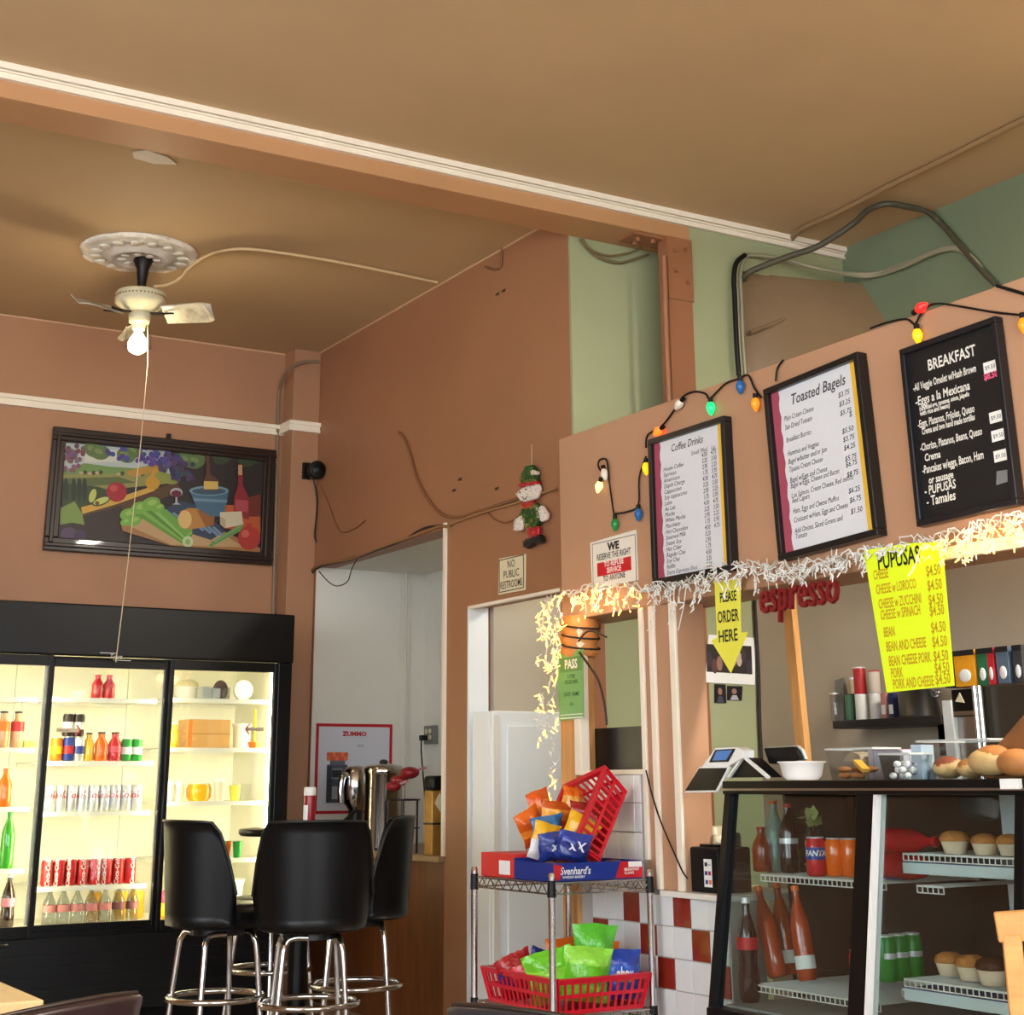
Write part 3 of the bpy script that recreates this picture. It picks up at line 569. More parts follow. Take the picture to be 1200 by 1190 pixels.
def make_fan(label, x, y, lit=True):
    f = thing('ceiling_fan', label, 'fan', (x, y, H-.075))
    m_dk = mat('dark_bronze', (36, 30, 28), .4, .5)
    MB().lathe([(.045, .04), (.05, .025), (.03, -.02), (.022, -.10), (.022, -.125)], 16).build('downrod', m_dk, f)
    MB().lathe([(.052, -.125), (.052, -.142), (.04, -.145)], 18).build('yoke_cover', m_dk, f)
    MB().lathe([(.05, -.14), (.118, -.145), (.126, -.158), (.118, -.17), (.128, -.18), (.124, -.205), (.10, -.215), (.085, -.235), (.05, -.25)], 28).build('motor_housing', m_ivory, f)
    ring = MB()
    for k in range(40): a = 2*PI*k/40; ring.box(.1205*math.cos(a)-.003, .1205*math.cos(a)+.003, .1205*math.sin(a)-.003, .1205*math.sin(a)+.003, -.176, -.168)
    ring.build('vent_beads', mat('bronze_beads', (120, 92, 54), .4, .4), f)
    for k, a in enumerate((-.70, 1.39, -2.80)):
        mb = MB(); n = 8; vs = []
        for i in range(n+1):
            t = i/n; rr = .13+.25*t; wd = .05+.022*t
            wd *= math.sqrt(max(.1, 1-.75*(max(0, t-.75)/.25)**2))
            for s_, dz in ((-1, .009), (1, -.009)): vs.append((rr, s_*wd, dz*3.2))
        m_ = len(vs); mb.add(vs+[(x_, y_, z_+.006) for x_, y_, z_ in vs], [(2*i, 2*i+1, 2*i+3, 2*i+2) for i in range(n)]+[(2*i+m_, 2*i+2+m_, 2*i+3+m_, 2*i+1+m_) for i in range(n)]+[(2*i, 2*i+2, 2*i+2+m_, 2*i+m_) for i in range(n)]+[(2*i+1, 2*i+1+m_, 2*i+3+m_, 2*i+3) for i in range(n)]+[(0, m_, m_+1, 1), (2*n, 2*n+1, 2*n+1+m_, 2*n+m_)])
        b = mb.build('blade', mat('grimy_white_blade', (206, 198, 176), .45, col2=(120, 112, 92), vscale=9), f); b.rotation_euler = (0, 0, a); b.location = (0, 0, -.268)
        ir = MB().bar((.06, 0, .012), (.17, 0, .004), .03, .006); ir.bar((.13, -.02, .0), (.19, -.035, -.004), .01, .006); ir.bar((.13, .02, .0), (.19, .035, .0), .01, .006); ir.build('blade_iron', m_dk, b)
    MB().lathe([(.05, -.25), (.055, -.262), (.05, -.30), (.036, -.304), (.03, -.335)], 20).build('light_kit', m_ivory, f)
    MB().lathe([(.052, -.3), (.06, -.34), (.066, -.40), (.068, -.43)], 24).build('glass_shade', m_clear, f)
    MB().lathe([(.016, -.335), (.018, -.352), (.04, -.385), (.048, -.41), (.04, -.445), (.02, -.458), (0, -.46)], 18).build('bulb', mat('lit_bulb', (255, 236, 190), .4, emit=60), f)
    MB().tube([(.04, -.01, -.30), (.055, -.01, -.5), (.045, -.012, -.9), (.02, -.015, -1.5), (-.005, -.015, -1.95)], .0022, 5).build('pull_chain', mat('string', (214, 196, 160), .7), f)
    lamp('fan_bulb_light', 'POINT', (x, y, H-.075-.52), 5 if lit else 5, (1, .82, .58), .05)
    return f
make_fan('white ceiling fan with a lit bulb hanging over the cooler', mcx+.02, mcy-.01)
# glint of reflected sunlight on the ceiling, put in as a pale flat shape
pp = onz(175, 183, H); tag(MB().prism([(-.08, -.02), (-.03, -.06), (.06, -.03), (.12, .05), (.04, .07), (-.06, .05)], -.004, 0).build('painted_glint', m_plas, ceil_ob), kind=None)
o = ceil_ob.children[-1]; o.rotation_euler = (PI/2, 0, .5); o.location = (pp.x, pp.y, H-.004)
# surface cable from the fan across the ceiling
pts = [ony(x, y, mcy-.10) for x, y in ((180, 336), (196, 334), (210, 327), (221, 315))]+[onz(x, y, H-.016) for x, y in ((240, 301), (262, 294), (290, 292), (340, 298), (400, 308), (460, 320), (512, 331))]
tag(MB().tube(catmull(pts, 5), .0085, 8).build('ceiling_cable', mat('painted_cable', (206, 176, 132), .5)), 'painted cable running from the fan along the ceiling to the wall', 'cable')
# ------------------------------------------------------------------ corner: speaker, conduit, wires
ps = ony(362, 553, YC); spk = thing('wall_speaker', 'small round black speaker on the corner chase', 'speaker', (ps.x, YC, ps.z))
MB().box(-.045, .0, -.02, 0, -.05, .05).build('bracket', m_dark, spk); MB().cyl((-.01, -.02, 0), (.0, -.05, 0), .022).build('arm', m_dark, spk)
mb = MB(); mb.lathe([(.0, -.045), (.03, -.045), (.052, -.02), (.055, .02), (.04, .045), (.0, .05)], 20); o = mb.build('shell', m_blkp, spk); o.rotation_euler = (PI/2, .5, 0); o.location = (.012, -.085, -.005)
o = MB().lathe([(0, .0), (.046, .0), (.05, .012), (.04, .012), (0, .006)], 20).build('grille', m_ink, spk); o.rotation_euler = (PI/2, .5, 0); o.location = (0, -.115, -.005)
m_cond = mat('conduit_grey', (132, 110, 88), .5); m_wirb = mat('black_cable', (40, 30, 26), .6); m_wirbr = mat('painted_over_cable', (128, 84, 54), .6)
pts = [ony(x, y, YB-.015) for x, y in ((320, 722), (323, 600), (326, 480), (328, 455))]+[ony(x, y, YC-.03) for x, y in ((336, 436), (348, 427), (362, 424), (374, 424))]
tag(MB().tube(catmull(pts, 5), .011, 8).build('conduit', m_cond), 'grey conduit bending round the corner beside the painting', 'conduit')
pts = [ony(x, y, YC-.02) for x, y in ((367, 560), (372, 590), (369, 630), (377, 637))]
tag(MB().tube(catmull(pts, 5), .005, 6).build('speaker_wire', m_wirb), 'black wire dangling below the corner speaker', 'wire')
pts = [onx(x, y, XR-.006) for x, y in ((376, 570), (385, 590), (398, 622), (415, 620), (428, 610))]
tag(MB().tube(catmull(pts, 5), .003, 6).build('speaker_wire', m_wirbr), 'thin brown wire slanting across the wall by the speaker', 'wire')
# ------------------------------------------------------------------ bar stools and pedestal table
m_vinyl = mat('black_vinyl', (9, 11, 13), .38, spec=.3, coat=.03, bump=.05, bscale=120); m_pipe = mat('vinyl_piping', (22, 24, 26), .35)
def stool(label, x, y, rot, back=True, h=.66, group='bar stools round the pedestal table'):
    t = thing('bar_stool', label, 'stool', (x, y, 0), rot, group)
    MB().lathe([(.10, h-.10), (.19, h-.09), (.205, h-.05), (.20, h-.01), (.17, h), (0, h+.005)], 28).build('seat', m_vinyl, t)
    if back:                                          # wrap-round backrest on the +y side
        zb_, zt_ = h-.08, h+.32; na, nz = 18, 9; A = 1.42; vo = []; vi = []
        for j in range(nz+1):
            for i in range(na+1):
                u = -1+2*i/na; top = zt_-.02*abs(u)**3-.26*max(0, abs(u)-.7)**1.4/.3**1.4; v = j/nz; z = zb_+(top-zb_)*v
                r = .215+.028*v; a = PI/2+u*A*(1-.04*v); e = (1-.0*v)
                vo.append((r*math.cos(a), r*math.sin(a), z)); ri = r-.045*(1-max(0, v-.8)*2.2); vi.append((ri*math.cos(a), ri*math.sin(a), z-.004*v))
        mb = MB(); n1 = na+1; no = len(vo); fs = []
        for j in range(nz):
            for i in range(na):
                q = (j*n1+i, j*n1+i+1, (j+1)*n1+i+1, (j+1)*n1+i); fs += [q[::-1], tuple(k+no for k in q)]
        for i in range(na): fs += [(i, i+1, i+1+no, i+no)[::-1], (nz*n1+i, nz*n1+i+1, nz*n1+i+1+no, nz*n1+i+no)]
        for j in range(nz): fs += [(j*n1, (j+1)*n1, (j+1)*n1+no, j*n1+no)[::-1], (j*n1+na, (j+1)*n1+na, (j+1)*n1+na+no, j*n1+na+no)]
        mb.add(vo+vi, fs, True); b = mb.build('backrest', m_vinyl, t); 
        MB().tube([Vector(vo[nz*n1+i])*1.0+Vector((0, 0, .003)) for i in range(na+1)], .006, 6).build('piping', m_pipe, b)
    for s in (-1, 1):
        for q in (-1, 1):
            top = (s*.105, q*.105, h-.115); pts = [(s*.02, q*.105, h-.11), (s*.075, q*.105, h-.11), (s*.105, q*.107, h-.13), (s*.118, q*.118, h-.2), (s*.15, q*.15, .02)]
            if s*q > 0: pts = [(a_, b_, c_) for a_, b_, c_ in pts]
            else: pts = [(s*.105, q*.02, h-.112), (s*.105, q*.075, h-.112), (s*.107, q*.105, h-.13), (s*.118, q*.118, h-.2), (s*.15, q*.15, .02)]
            lg = MB().tube(catmull(pts, 4), .0115, 10).build('leg', m_chrome, t)
            MB().cyl((s*.15, q*.15, 0), (s*.15, q*.15, .03), .015, n=10).build('rubber_foot', m_blkp, lg)
    MB().tube([(.192*math.cos(a*PI/20), .192*math.sin(a*PI/20), .305) for a in range(40)], .0115, 10, True).build('foot_ring', m_chrome, t)
    MB().cyl((0, 0, h-.12), (0, 0, h-.095), .11, n=18).build('swivel_plate', m_dark, t)
    return t
def gp(px, d, py=1085): p = EYE+ray(px, py)*d; return p.x, p.y
x, y = gp(367, 6.1); vdir = math.atan2(y, x)
stool('black bar stool in the middle with its backrest towards the room', x-.01, y-.0, vdir+PI/2+.1)
x, y = gp(256, 6.28); stool('black bar stool at the left with its backrest in profile before the cooler', x, y, PI/2+.12)
x, y = gp(419, 6.62); stool('black bar stool at the right against the wood-fronted counter', x, y, -PI/2-.45)
x, y = gp(318, 7.2); stool('backless chrome-legged stool half hidden behind the middle stool', x, y, .4, back=False, h=.62)
tx, ty = gp(350, 6.78)
pt = thing('pedestal_table', 'small round black pedestal table among the bar stools', 'table', (tx, ty, 0))
TZ = .935
MB().lathe([(.27, TZ-.03), (.28, TZ-.02), (.28, TZ-.004), (.27, TZ), (0, TZ)], 36).build('table_top', m_blk, pt); MB().cyl((0, 0, .03), (0, 0, TZ-.03), .042, n=18).build('column', m_blk, pt); MB().lathe([(.22, 0), (.22, .012), (.06, .035), (.045, .06), (0, .06)], 30).build('base', m_blk, pt)
q = EYE+ray(363, 940)*6.75; t = thing('sauce_bottle', 'red sauce bottle with white cap on the pedestal table', 'bottle', (q.x, q.y-.0, TZ))
MB().lathe([(.024, 0), (.026, .01), (.026, .125), (.024, .14)], 16).build('body', mat('dark_red_bottle', (140, 22, 30), .3), t); MB().lathe([(.026, .14), (.027, .145), (.026, .172), (.022, .176), (0, .176)], 16).build('cap', m_wht, t); wrap(t, .0266, .03, .1, m_paper, -1.9, -.7, 'label')
# ------------------------------------------------------------------ alcove counter and what stands on it
cz = .79
struct('counter_alcove_front', MB().box(XR+.004, XR+.03, Y1a+.0, Y1b-.006, 0, cz-.03), m_dwood)
m_lam = mat('tan_laminate', (150, 122, 92), .4, var=.1, vscale=8)
ctp = MB().box(XR-.03, XA-.002, Y1a+.0, Y1b-.008, cz-.03, cz).build('alcove_worktop', m_lam, bevel=.004); tag(ctp, 'tan laminate worktop inside the alcove above the wood panel', 'worktop')
def on_counter(px, py, Y): p = ony(px, py, Y); return Vector((p.x, Y, cz))
# juicer poster
yq = Y1b-.006; TLp, TRp = ony(370.5, 848, yq), ony(459.5, 848, yq)
pw = TRp.x-TLp.x; ph = .50
po = thing('juicer_poster', 'white poster with red border and a juicer picture on the alcove wall', 'poster', (TLp.x, yq, TLp.z-ph))
MB().box(0, pw, -.003, 0, 0, ph).build('sheet', mat('poster_white', (206, 208, 216), .4), po)
mb = MB(); bw = .017; mb.box(0, pw, -.005, -.003, ph-bw, ph).box(0, pw, -.005, -.003, 0, bw).box(0, bw, -.005, -.003, bw, ph-bw).box(pw-bw, pw, -.005, -.003, bw, ph-bw); mb.build('border', m_red, po)
text('ZUMMO', .034, m_red, po, (pw*.5, -.005, ph-.068), 'CENTER', 0, .0016, sx=1.2); text('Z14', .02, m_ink, po, (pw*.58, -.005, ph-.13), 'CENTER')
jx = pw*.28; jm = MB(); 
def jb(c, x0, x1, z0, z1, y=-.0055): jm.col = rgb(*c); jm.flat([(jx+x0, z0), (jx+x1, z0), (jx+x1, z1), (jx+x0, z1)], y)
jb((70, 78, 92), -.065, .065, .06, .27); jb((50, 56, 70), -.06, -.03, .065, .26, -.0058); jb((120, 128, 140), -.035, .035, .19, .25, -.0058); jb((30, 34, 44), -.03, .03, .2, .24, -.006); jb((150, 156, 166), -.03, .03, .08, .15, -.0058); jb((92, 100, 112), -.045, .05, .27, .30)
for i in range(14): 
    a = (i*.9) % (2*PI); jm.col = rgb(204, 88, 60) if i % 3 else rgb(222, 120, 70); c_ = (jx-.055+.11*(i % 7)/6, .305+.022*(i//7)); jm.flat([(c_[0]+.014*math.cos(2*PI*k/8), c_[1]+.014*math.sin(2*PI*k/8)) for k in range(8)], -.0058-.0001*i)
jm.build('picture', m_pnt, po)
# chrome juicer / coffee urn
p = on_counter(449, 930, 7.62); u = thing('coffee_urn', 'tall chrome coffee urn on the alcove worktop', 'urn', p)
MB().lathe([(.095, 0), (.1, .02), (.1, .38), (.104, .385), (.104, .41), (.09, .425), (.03, .435), (0, .436)], 32).build('tank', m_chrome, u); MB().box(-.03, .03, -.13, -.09, .06, .1).build('tap', m_dark, u); MB().lathe([(.02, .436), (.026, .446), (.012, .456), (0, .457)], 14).build('lid_knob', m_dark, u)
p = on_counter(417, 930, 7.95); g = thing('juice_press', 'chrome juice press with curved spout left of the urn', 'juicer', p)
MB().lathe([(.07, 0), (.07, .03), (.045, .05), (.04, .2)], 22).build('base', m_dark, g); MB().lathe([(.04, .2), (.07, .24), (.075, .33), (.07, .4), (.05, .425), (0, .43)], 24).build('bowl', m_chrome, g); MB().tube(catmull([(-.06, -.02, .38), (-.095, -.03, .37), (-.105, -.03, .3), (-.1, -.03, .24)], 5), .018, 10).build('spout', m_chrome, g); MB().bar((-.02, -.05, .2), (-.12, -.08, .13), .014).build('lever', m_dark, g)
for i, (px, py, Yy, r, lab) in enumerate(((468, 915, 7.35, .045, 'front red plastic scoop heaped beside the chrome urn'), (480, 906, 7.3, .05, 'upper red plastic scoop tilted beside the chrome urn'), (461, 922, 7.25, .04, 'lower red plastic scoop beside the chrome urn'))):
    q = ony(px, py, Yy); t = thing('scoop', lab, 'scoop', (q.x, q.y, q.z-.0)); MB().ball((0, 0, 0), (r, r, r*.6), 14, 8).build('cup', mat('dark_red_plastic', (128, 26, 30), .3), t); MB().bar((r*.6, -.01, .01), (r*1.6, -.03, .025), .014).build('handle', mat('dark_red_plastic', (128, 26, 30), .3), t)
p = on_counter(472, 930, 7.3); rk = thing('wire_caddy', 'black wire caddy holding red scoops on the alcove worktop', 'caddy', p)
MB().tube([(.085*math.cos(a*PI/12), .085*math.sin(a*PI/12), .255) for a in range(24)], .005, 6, True).tube([(.085*math.cos(a*PI/12), .085*math.sin(a*PI/12), .12) for a in range(24)], .004, 6, True).build('hoops', m_dark, rk)
for a in range(6): MB().cyl((.085*math.cos(a*PI/3), .085*math.sin(a*PI/3), 0), (.085*math.cos(a*PI/3), .085*math.sin(a*PI/3), .255), .004, n=6).build('upright', m_dark, rk)
MB().lathe([(.05, 0), (.055, .12), (.04, .14), (0, .14)], 16).build('glass_jar', mat('smoked_jar', (90, 84, 66), .2, coat=.4), rk)
p = on_counter(511, 960, 7.02); gb = thing('brass_canister', 'square brass-coloured canister at the right end of the alcove worktop', 'canister', p)
MB().box(-.045, .045, -.04, .04, 0, .30).build('body', mat('brass_tin', (178, 132, 62), .35, .4, var=.3, vscale=10), gb, bevel=.004); MB().box(-.047, .047, -.042, .042, .14, .15).build('band', m_dark, gb); MB().prism([(-.03, .24), (0, .2), (.02, .25), (-.005, .29)], -.046, -.041).build('sticker', m_ivory, gb)
MB().box(-.05, .05, -.045, .045, .30, .37).build('black_cover', m_blkp, gb, bevel=.015)
p = on_counter(398, 945, 8.27); tr = thing('serving_tray', 'dark tray with cups left of the chrome press', 'tray', p)
MB().box(-.14, .16, -.1, .1, .10, .115).box(-.13, -.12, -.09, -.08, 0, .10).box(.14, .15, -.09, -.08, 0, .10).build('tray', m_dark, tr); 
for i in range(4): MB().lathe([(.02, 0), (.028, .07), (.026, .07), (.018, .01)], 12, c=(-.09+.06*i, -.03, .0)).build('cup', m_clear, tr)
# outlet on the alcove side wall
p = onx(508, 861, XA-.001); ol = thing('wall_outlet', 'grey four-socket outlet with a black plug on the alcove side wall', 'outlet', p, RW)
MB().box(-.06, .06, -.035, 0, -.055, .05).build('box', mat('grey_box', (120, 122, 116), .5), ol, bevel=.004)
for i, (a_, b_) in enumerate(((-.02, .018), (.025, .018), (-.02, -.018), (.025, -.018))): MB().cyl((a_, -.04, b_), (a_, -.03, b_), .014, n=12).build('socket', m_ivory, ol)
MB().box(-.04, .0, -.075, -.04, -.035, -.005).build('plug', m_blkp, ol); MB().tube(catmull([(-.02, -.07, -.03), (-.01, -.075, -.1), (.0, -.07, -.2), (.0, -.05, -.38)], 4), .005, 6).build('cord', m_blkp, ol)
# upright freezer in the store room
YFz = 6.40; q0 = ony(577, 835, YFz); q1 = ony(700, 1100, YFz)
fz = thing('white_freezer', 'tall white cabinet standing just inside the second doorway', 'cabinet', (0, 0, 0))
zt_ = ony(620, 834, YFz).z; X0 = q0.x; X1 = X0+.56
m_app = mat('white_enamel', (236, 240, 242), .3, coat=.2)
MB().box(X0, X1, YFz+.03, 6.595, .05, zt_).box(X0, X1, YFz+.0, YFz+.03, .05, zt_).build('body', m_app, fz, bevel=.006)
dxl = ony(593, 900, YFz).x; zd = ony(620, 851, YFz).z
MB().box(dxl, X1-.01, YFz-.012, YFz-.0005, .1, zd).build('door', m_app, fz, bevel=.005); MB().box(X0+.005, X0+.03, YFz-.008, YFz, .1, zt_-.02).build('hinge_rail', m_white, fz); MB().box(X0+.02, X1-.02, YFz+.02, 6.58, 0, .05).build('plinth', m_dark, fz)
for k in range(6): MB().box(XR+.15, X0-.004, 6.52, 6.58, zt_-.12+k*.018, zt_-.11+k*.018).build('vent_fin', m_dark, fz) if X0-.004 > XR+.16 else None

sb = thing('added_store_room_bulb', 'added unseen bare bulb brightening the store room', 'lamp', (4.2, 5.95, Z1)); MB().cyl((0, 0, 0), (0, 0, -.06), .03, n=12).build('socket', m_wht, sb); MB().ball((0, 0, -.1), .035, 12, 8).build('bulb', mat('lit_bulb', (255, 236, 190), .4, emit=60), sb)  # bulb added out of sight to brighten the store room
lamp('store_room_fill', 'POINT', (4.2, 5.93, Z1-.17), 9, (1, .97, .92), .05)
# ------------------------------------------------------------------ signs on the terracotta wall and the soffit
def panel(name, label, cat, pts, X, m, th=.004, wall='x', group=None):
    """flat sheet from its corners on a wall plane; returns thing, local(px) mapper; origin at its lower left corner"""
    P = [onx(x, y, X) if wall == 'x' else ony(x, y, X) for x, y in pts]; lo = P[0]
    rz = RW if wall == 'x' else 0; inv = (Matrix.Translation(lo)@Matrix.Rotation(rz, 4, 'Z')).inverted()
    t = thing(name, label, cat, lo, rz, group); L2 = [inv@p for p in P]
    MB().prism([(p.x, p.z) for p in L2], -th, 0).build('sheet', m, t)
    loc = lambda x, y: inv@(onx(x, y, X) if wall == 'x' else ony(x, y, X))
    return t, loc, L2
def ln(t, loc, s, x, y, size, m, ang=0, align='LEFT', y0=-.0055, **k):
    p = loc(x, y); return text(s, size, m, t, (p.x, y0, p.z), align, roty=-ang, **k)
m_cream = mat('cream_sign_enamel', (226, 214, 178), .35)
t, loc, L2 = panel('restroom_sign', 'cream sign reading NO PUBLIC RESTROOMS on the terracotta wall', 'sign', ((585, 697.5), (616, 691.5), (616.5, 649.5), (585.5, 655)), XR-.001, m_cream)
w_ = L2[1].x-L2[0].x; h_ = L2[3].z
mb = MB(); e = .008
for (x0, x1, z0, z1) in ((e, w_-e, e, e+.004), (e, w_-e, h_-e-.004, h_-e), (e, e+.004, e, h_-e), (w_-e-.004, w_-e, e, h_-e)): mb.box(x0, x1, -.0052, -.004, z0, z1)
mb.build('border_line', m_ink, t)
for s, z in (('NO', .68), ('PUBLIC', .41), ('RESTROOMS', .13)): text(s, .05, m_ink, t, (w_/2, -.0053, h_*z), 'CENTER', 0, .0002, sx=.72 if len(s) > 7 else .9)
t, loc, L2 = panel('refuse_service_sign', 'white sign with red band reading WE RESERVE THE RIGHT TO REFUSE SERVICE', 'sign', ((695, 694), (748.5, 680), (746, 621), (692.5, 636.5)), XS-.001, mat('offwhite_sign_enamel', (226, 220, 206), .35))
w_ = L2[1].x-L2[0].x; h_ = L2[3].z
mb = MB()
for (x0, x1, z0, z1) in ((e, w_-e, e, e+.003), (e, w_-e, h_-e-.003, h_-e), (e, e+.003, e, h_-e), (w_-e-.003, w_-e, e, h_-e)): mb.box(x0, x1, -.0052, -.004, z0, z1)
mb.build('border_line', mat('grey_ink', (120, 112, 104), .6), t)
MB().box(w_*.13, w_*.87, -.0052, -.004, h_*.28, h_*.55).build('red_band', m_red, t)
text('WE', .044, m_ink, t, (w_/2, -.0055, h_*.76), 'CENTER', 0, .0022, sx=1.2); text('RESERVE THE RIGHT', .036, m_ink, t, (w_/2, -.0055, h_*.6), 'CENTER', 0, .0004, sx=.75)
text('TO REFUSE', .03, m_wht, t, (w_/2, -.0058, h_*.445), 'CENTER', 0, .0005, sx=.95); text('SERVICE', .03, m_wht, t, (w_/2, -.0058, h_*.315), 'CENTER', 0, .0005, sx=.95); text('TO ANYONE', .034, m_ink, t, (w_/2, -.0055, h_*.16), 'CENTER', 0, .0004, sx=.8)
# menu boards ------------------------------------------------------
def board(name, label, TL, TR, BL, BR, roll, depth, fw, fm, face):
    P = [onx(*q, XS-depth) for q in (TL, TR, BL, BR)]; c = (P[0]+P[1]+P[2]+P[3])/4
    W = ((P[0]-P[1]).length+(P[2]-P[3]).length)/2; Hh = ((P[0]-P[2]).length+(P[1]-P[3]).length)/2
    t = thing(name, label, 'menu board', (XS-.002, c.y, c.z), rot=(0, 0, RW)); t.rotation_euler = Matrix.Rotation(RW, 4, 'Z').to_euler()
    t.rotation_mode = 'XYZ'; t.matrix_world = Matrix.Translation((XS-.002, c.y, c.z))@Matrix.Rotation(RW, 4, 'Z')@Matrix.Rotation(-roll, 4, 'Y')
    for (x0, x1, z0, z1) in ((-W/2, W/2, -Hh/2, -Hh/2+fw), (-W/2, W/2, Hh/2-fw, Hh/2), (-W/2, -W/2+fw, -Hh/2+fw, Hh/2-fw), (W/2-fw, W/2, -Hh/2+fw, Hh/2-fw)): MB().box(x0, x1, -depth, 0, z0, z1).build('frame_rail', fm, t, bevel=.003)
    MB().box(-W/2+fw, W/2-fw, -depth*.55, -.001, -Hh/2+fw, Hh/2-fw).build('face', face, t)
    return t, W-2*fw, Hh-2*fw, -depth*.55
m_bfr = mat('black_frame', (22, 20, 20), .35); m_menu = mat('menu_paper', (214, 216, 220), .25, coat=.25); m_plum = mat('plum_stripe', (164, 74, 92), .5); m_gold = mat('gold_stripe', (232, 186, 62), .5)
m_mink = mat('menu_ink', (58, 58, 64), .6)
def stripes(t, W, Hh, y):
    mb = MB(); n = 24; poly = [(-W/2, -Hh/2), (-W/2, Hh/2)]+[(-W/2+W*.088+.004*math.sin(i*1.9), Hh/2-Hh*i/n) for i in range(n+1)]
    mb.flat(poly, y-.0006); mb.build('plum_stripe', m_plum, t); MB().flat([(W/2-W*.085, -Hh/2), (W/2, -Hh/2), (W/2, Hh/2), (W/2-W*.085, Hh/2)], y-.0006).build('gold_stripe', m_gold, t)
t, W, Hh, y = board('coffee_menu', 'black-framed white Coffee Drinks menu board with plum and gold stripes', (761, 515), (848, 487), (762, 687), (857, 668), 0, .04, .022, m_bfr, m_menu); stripes(t, W, Hh, y)
text('Coffee Drinks', .042, m_mink, t, (-.01, y-.001, Hh*.405), 'CENTER', .25, .0004, sx=.85)
items = ['House Coffee', 'Espresso', 'Americano', 'Depth Charge', 'Cappuccino', 'Soy cappuccino', 'Latte', 'Au Lait', 'Mocha', 'White Mocha', 'Macchiato', 'Hot Chocolate', 'Steamed Milk', 'Steam Soy', 'Hot Cider', 'Regular Chai', 'Soy Chai', 'Refills', 'Extra Espresso Shot', 'Shot of Torani']
text('\n'.join(items), .0236, m_mink, t, (-W*.375, y-.001, Hh*.275), 'LEFT', .25, 0, name='item_list')
for k, (cx, hd) in enumerate(((.09, 'Small'), (.22, 'Med.'), (.345, 'Lg.'))):
    text(hd, .024, m_mink, t, (W*cx, y-.001, Hh*.335), 'CENTER', .25)
    if k: text('\n'.join('%d.%s' % (1+(i*7+k*3) % 4+k//2, ('25', '50', '75', '95')[(i*3+k) % 4]) for i in range(20 if k == 1 else 13)), .0243, m_mink, t, (W*cx, y-.001, Hh*.3), 'CENTER', .2, .0002, name='price_list', sx=.8)
t, W, Hh, y = board('bagel_menu', 'black-framed white Toasted Bagels menu board hanging slightly crooked', (893, 457), (1000, 414), (913, 655), (1034, 628), .05, .045, .022, m_bfr, m_menu); stripes(t, W, Hh, y)
text('Toasted Bagels', .055, m_mink, t, (.015, y-.001, Hh*.385), 'CENTER', .25, .0006, sx=.85)
rows = [('Plain Cream Cheese', '$3.75', .30), ('Sun Dried Tomato', '$3.25', .245), ('', '$5.75', .19), ('Breakfast Burrito', '$', .165), ('Hummus and Veggies', '$5.50', .08), ('Bagel w/butter and/or Jam', '$3.75', .03), ('Tijuana Cream Cheese', '$4.25', -.02), ('Bagel w/Eggs and Cheese', '$5.75', -.085), ('Bagel w/Eggs, Cheese and Bacon', '$6.75', -.12), ('Lox Salmon, Cream Cheese, Red onions', '$8.75', -.18), ('And Capers', '', -.212), ('Ham, Eggs and Cheese Muffins', '$6.25', -.275), ('Croissant w/Ham, Eggs and Cheese', '$6.75', -.33), ('Add Onions, Sliced Greens and', '$1.50', -.395), ('Tomato', '', -.43)]
for a, b, z in rows:
    if a: text(a, .0265, m_mink, t, (-W*.375, y-.001, Hh*z), 'LEFT', .25, 0, name='menu_line', sx=.72)
    if b: text(b, .025, m_mink, t, (W*.38, y-.001, Hh*(z+.02)), 'RIGHT', .2, .0002, name='menu_price')
t, W, Hh, y = board('breakfast_chalkboard', 'blackboard menu headed BREAKFAST with chalk lettering and price tags', (1055, 408), (1168, 371), (1073, 620), (1191, 590), .02, .035, .02, mat('chalkboard_frame', (26, 26, 30), .3), mat('chalkboard_slate', (20, 20, 22), .45, var=.2, vscale=5))
m_chalk = mat('chalk', (226, 224, 214), .8); m_pinkc = mat('pink_chalk', (226, 90, 130), .8)
text('BREAKFAST', .05, m_chalk, t, (-.0, y-.001, Hh*.36), 'CENTER', 0, .001, sx=.78)
for s, z, sz, x in (('-All Veggie Omelet w/Hash Brown', .265, .037, -.47), ('-Eggs a la Mexicana', .175, .044, -.46), ('(scrambled eggs, tomatoes, onions, Jalapeño', .138, .023, -.42), ('with rice and beans)', .108, .023, -.42), ('-Eggs, Platanos, Frijoles, Queso', .04, .037, -.46), ('Crema and two hand made tortillas', -.005, .03, -.42), ('-Chorizo, Platanos, Beans, Queso', -.10, .037, -.46), ('Crema', -.165, .036, -.42), ('-Pancakes w/eggs, Bacon, Ham', -.235, .04, -.46), ('or sausage', -.30, .036, -.40), ('- PUPUSAS', -.36, .042, -.46), ('- Tamales', -.425, .046, -.45)):
    text(s, sz*.92, m_chalk, t, (W*x, y-.001, Hh*z), 'LEFT', .08, .0007, name='chalk_line', sx=.56 if len(s) > 26 else .74)
text('$8.50', .03, m_pinkc, t, (W*.33, y-.001, Hh*.20), 'LEFT', 0, .0012, sx=.8)
for z in (.235, -.055, -.16, -.275): 
    o = MB().box(W*.34, W*.48, y-.002, y-.0005, Hh*z, Hh*z+.034).build('price_tag', m_paper, t); text('$9.50', .018, m_ink, o, (W*.355, y-.0025, Hh*z+.01), 'LEFT')
MB().prism([(W*.33, -Hh*.4), (W*.45, -Hh*.395), (W*.46, -Hh*.33), (W*.35, -Hh*.325)], y-.002, y-.0005).build('grey_patch', mat('grey_tape', (110, 112, 116), .6), t)
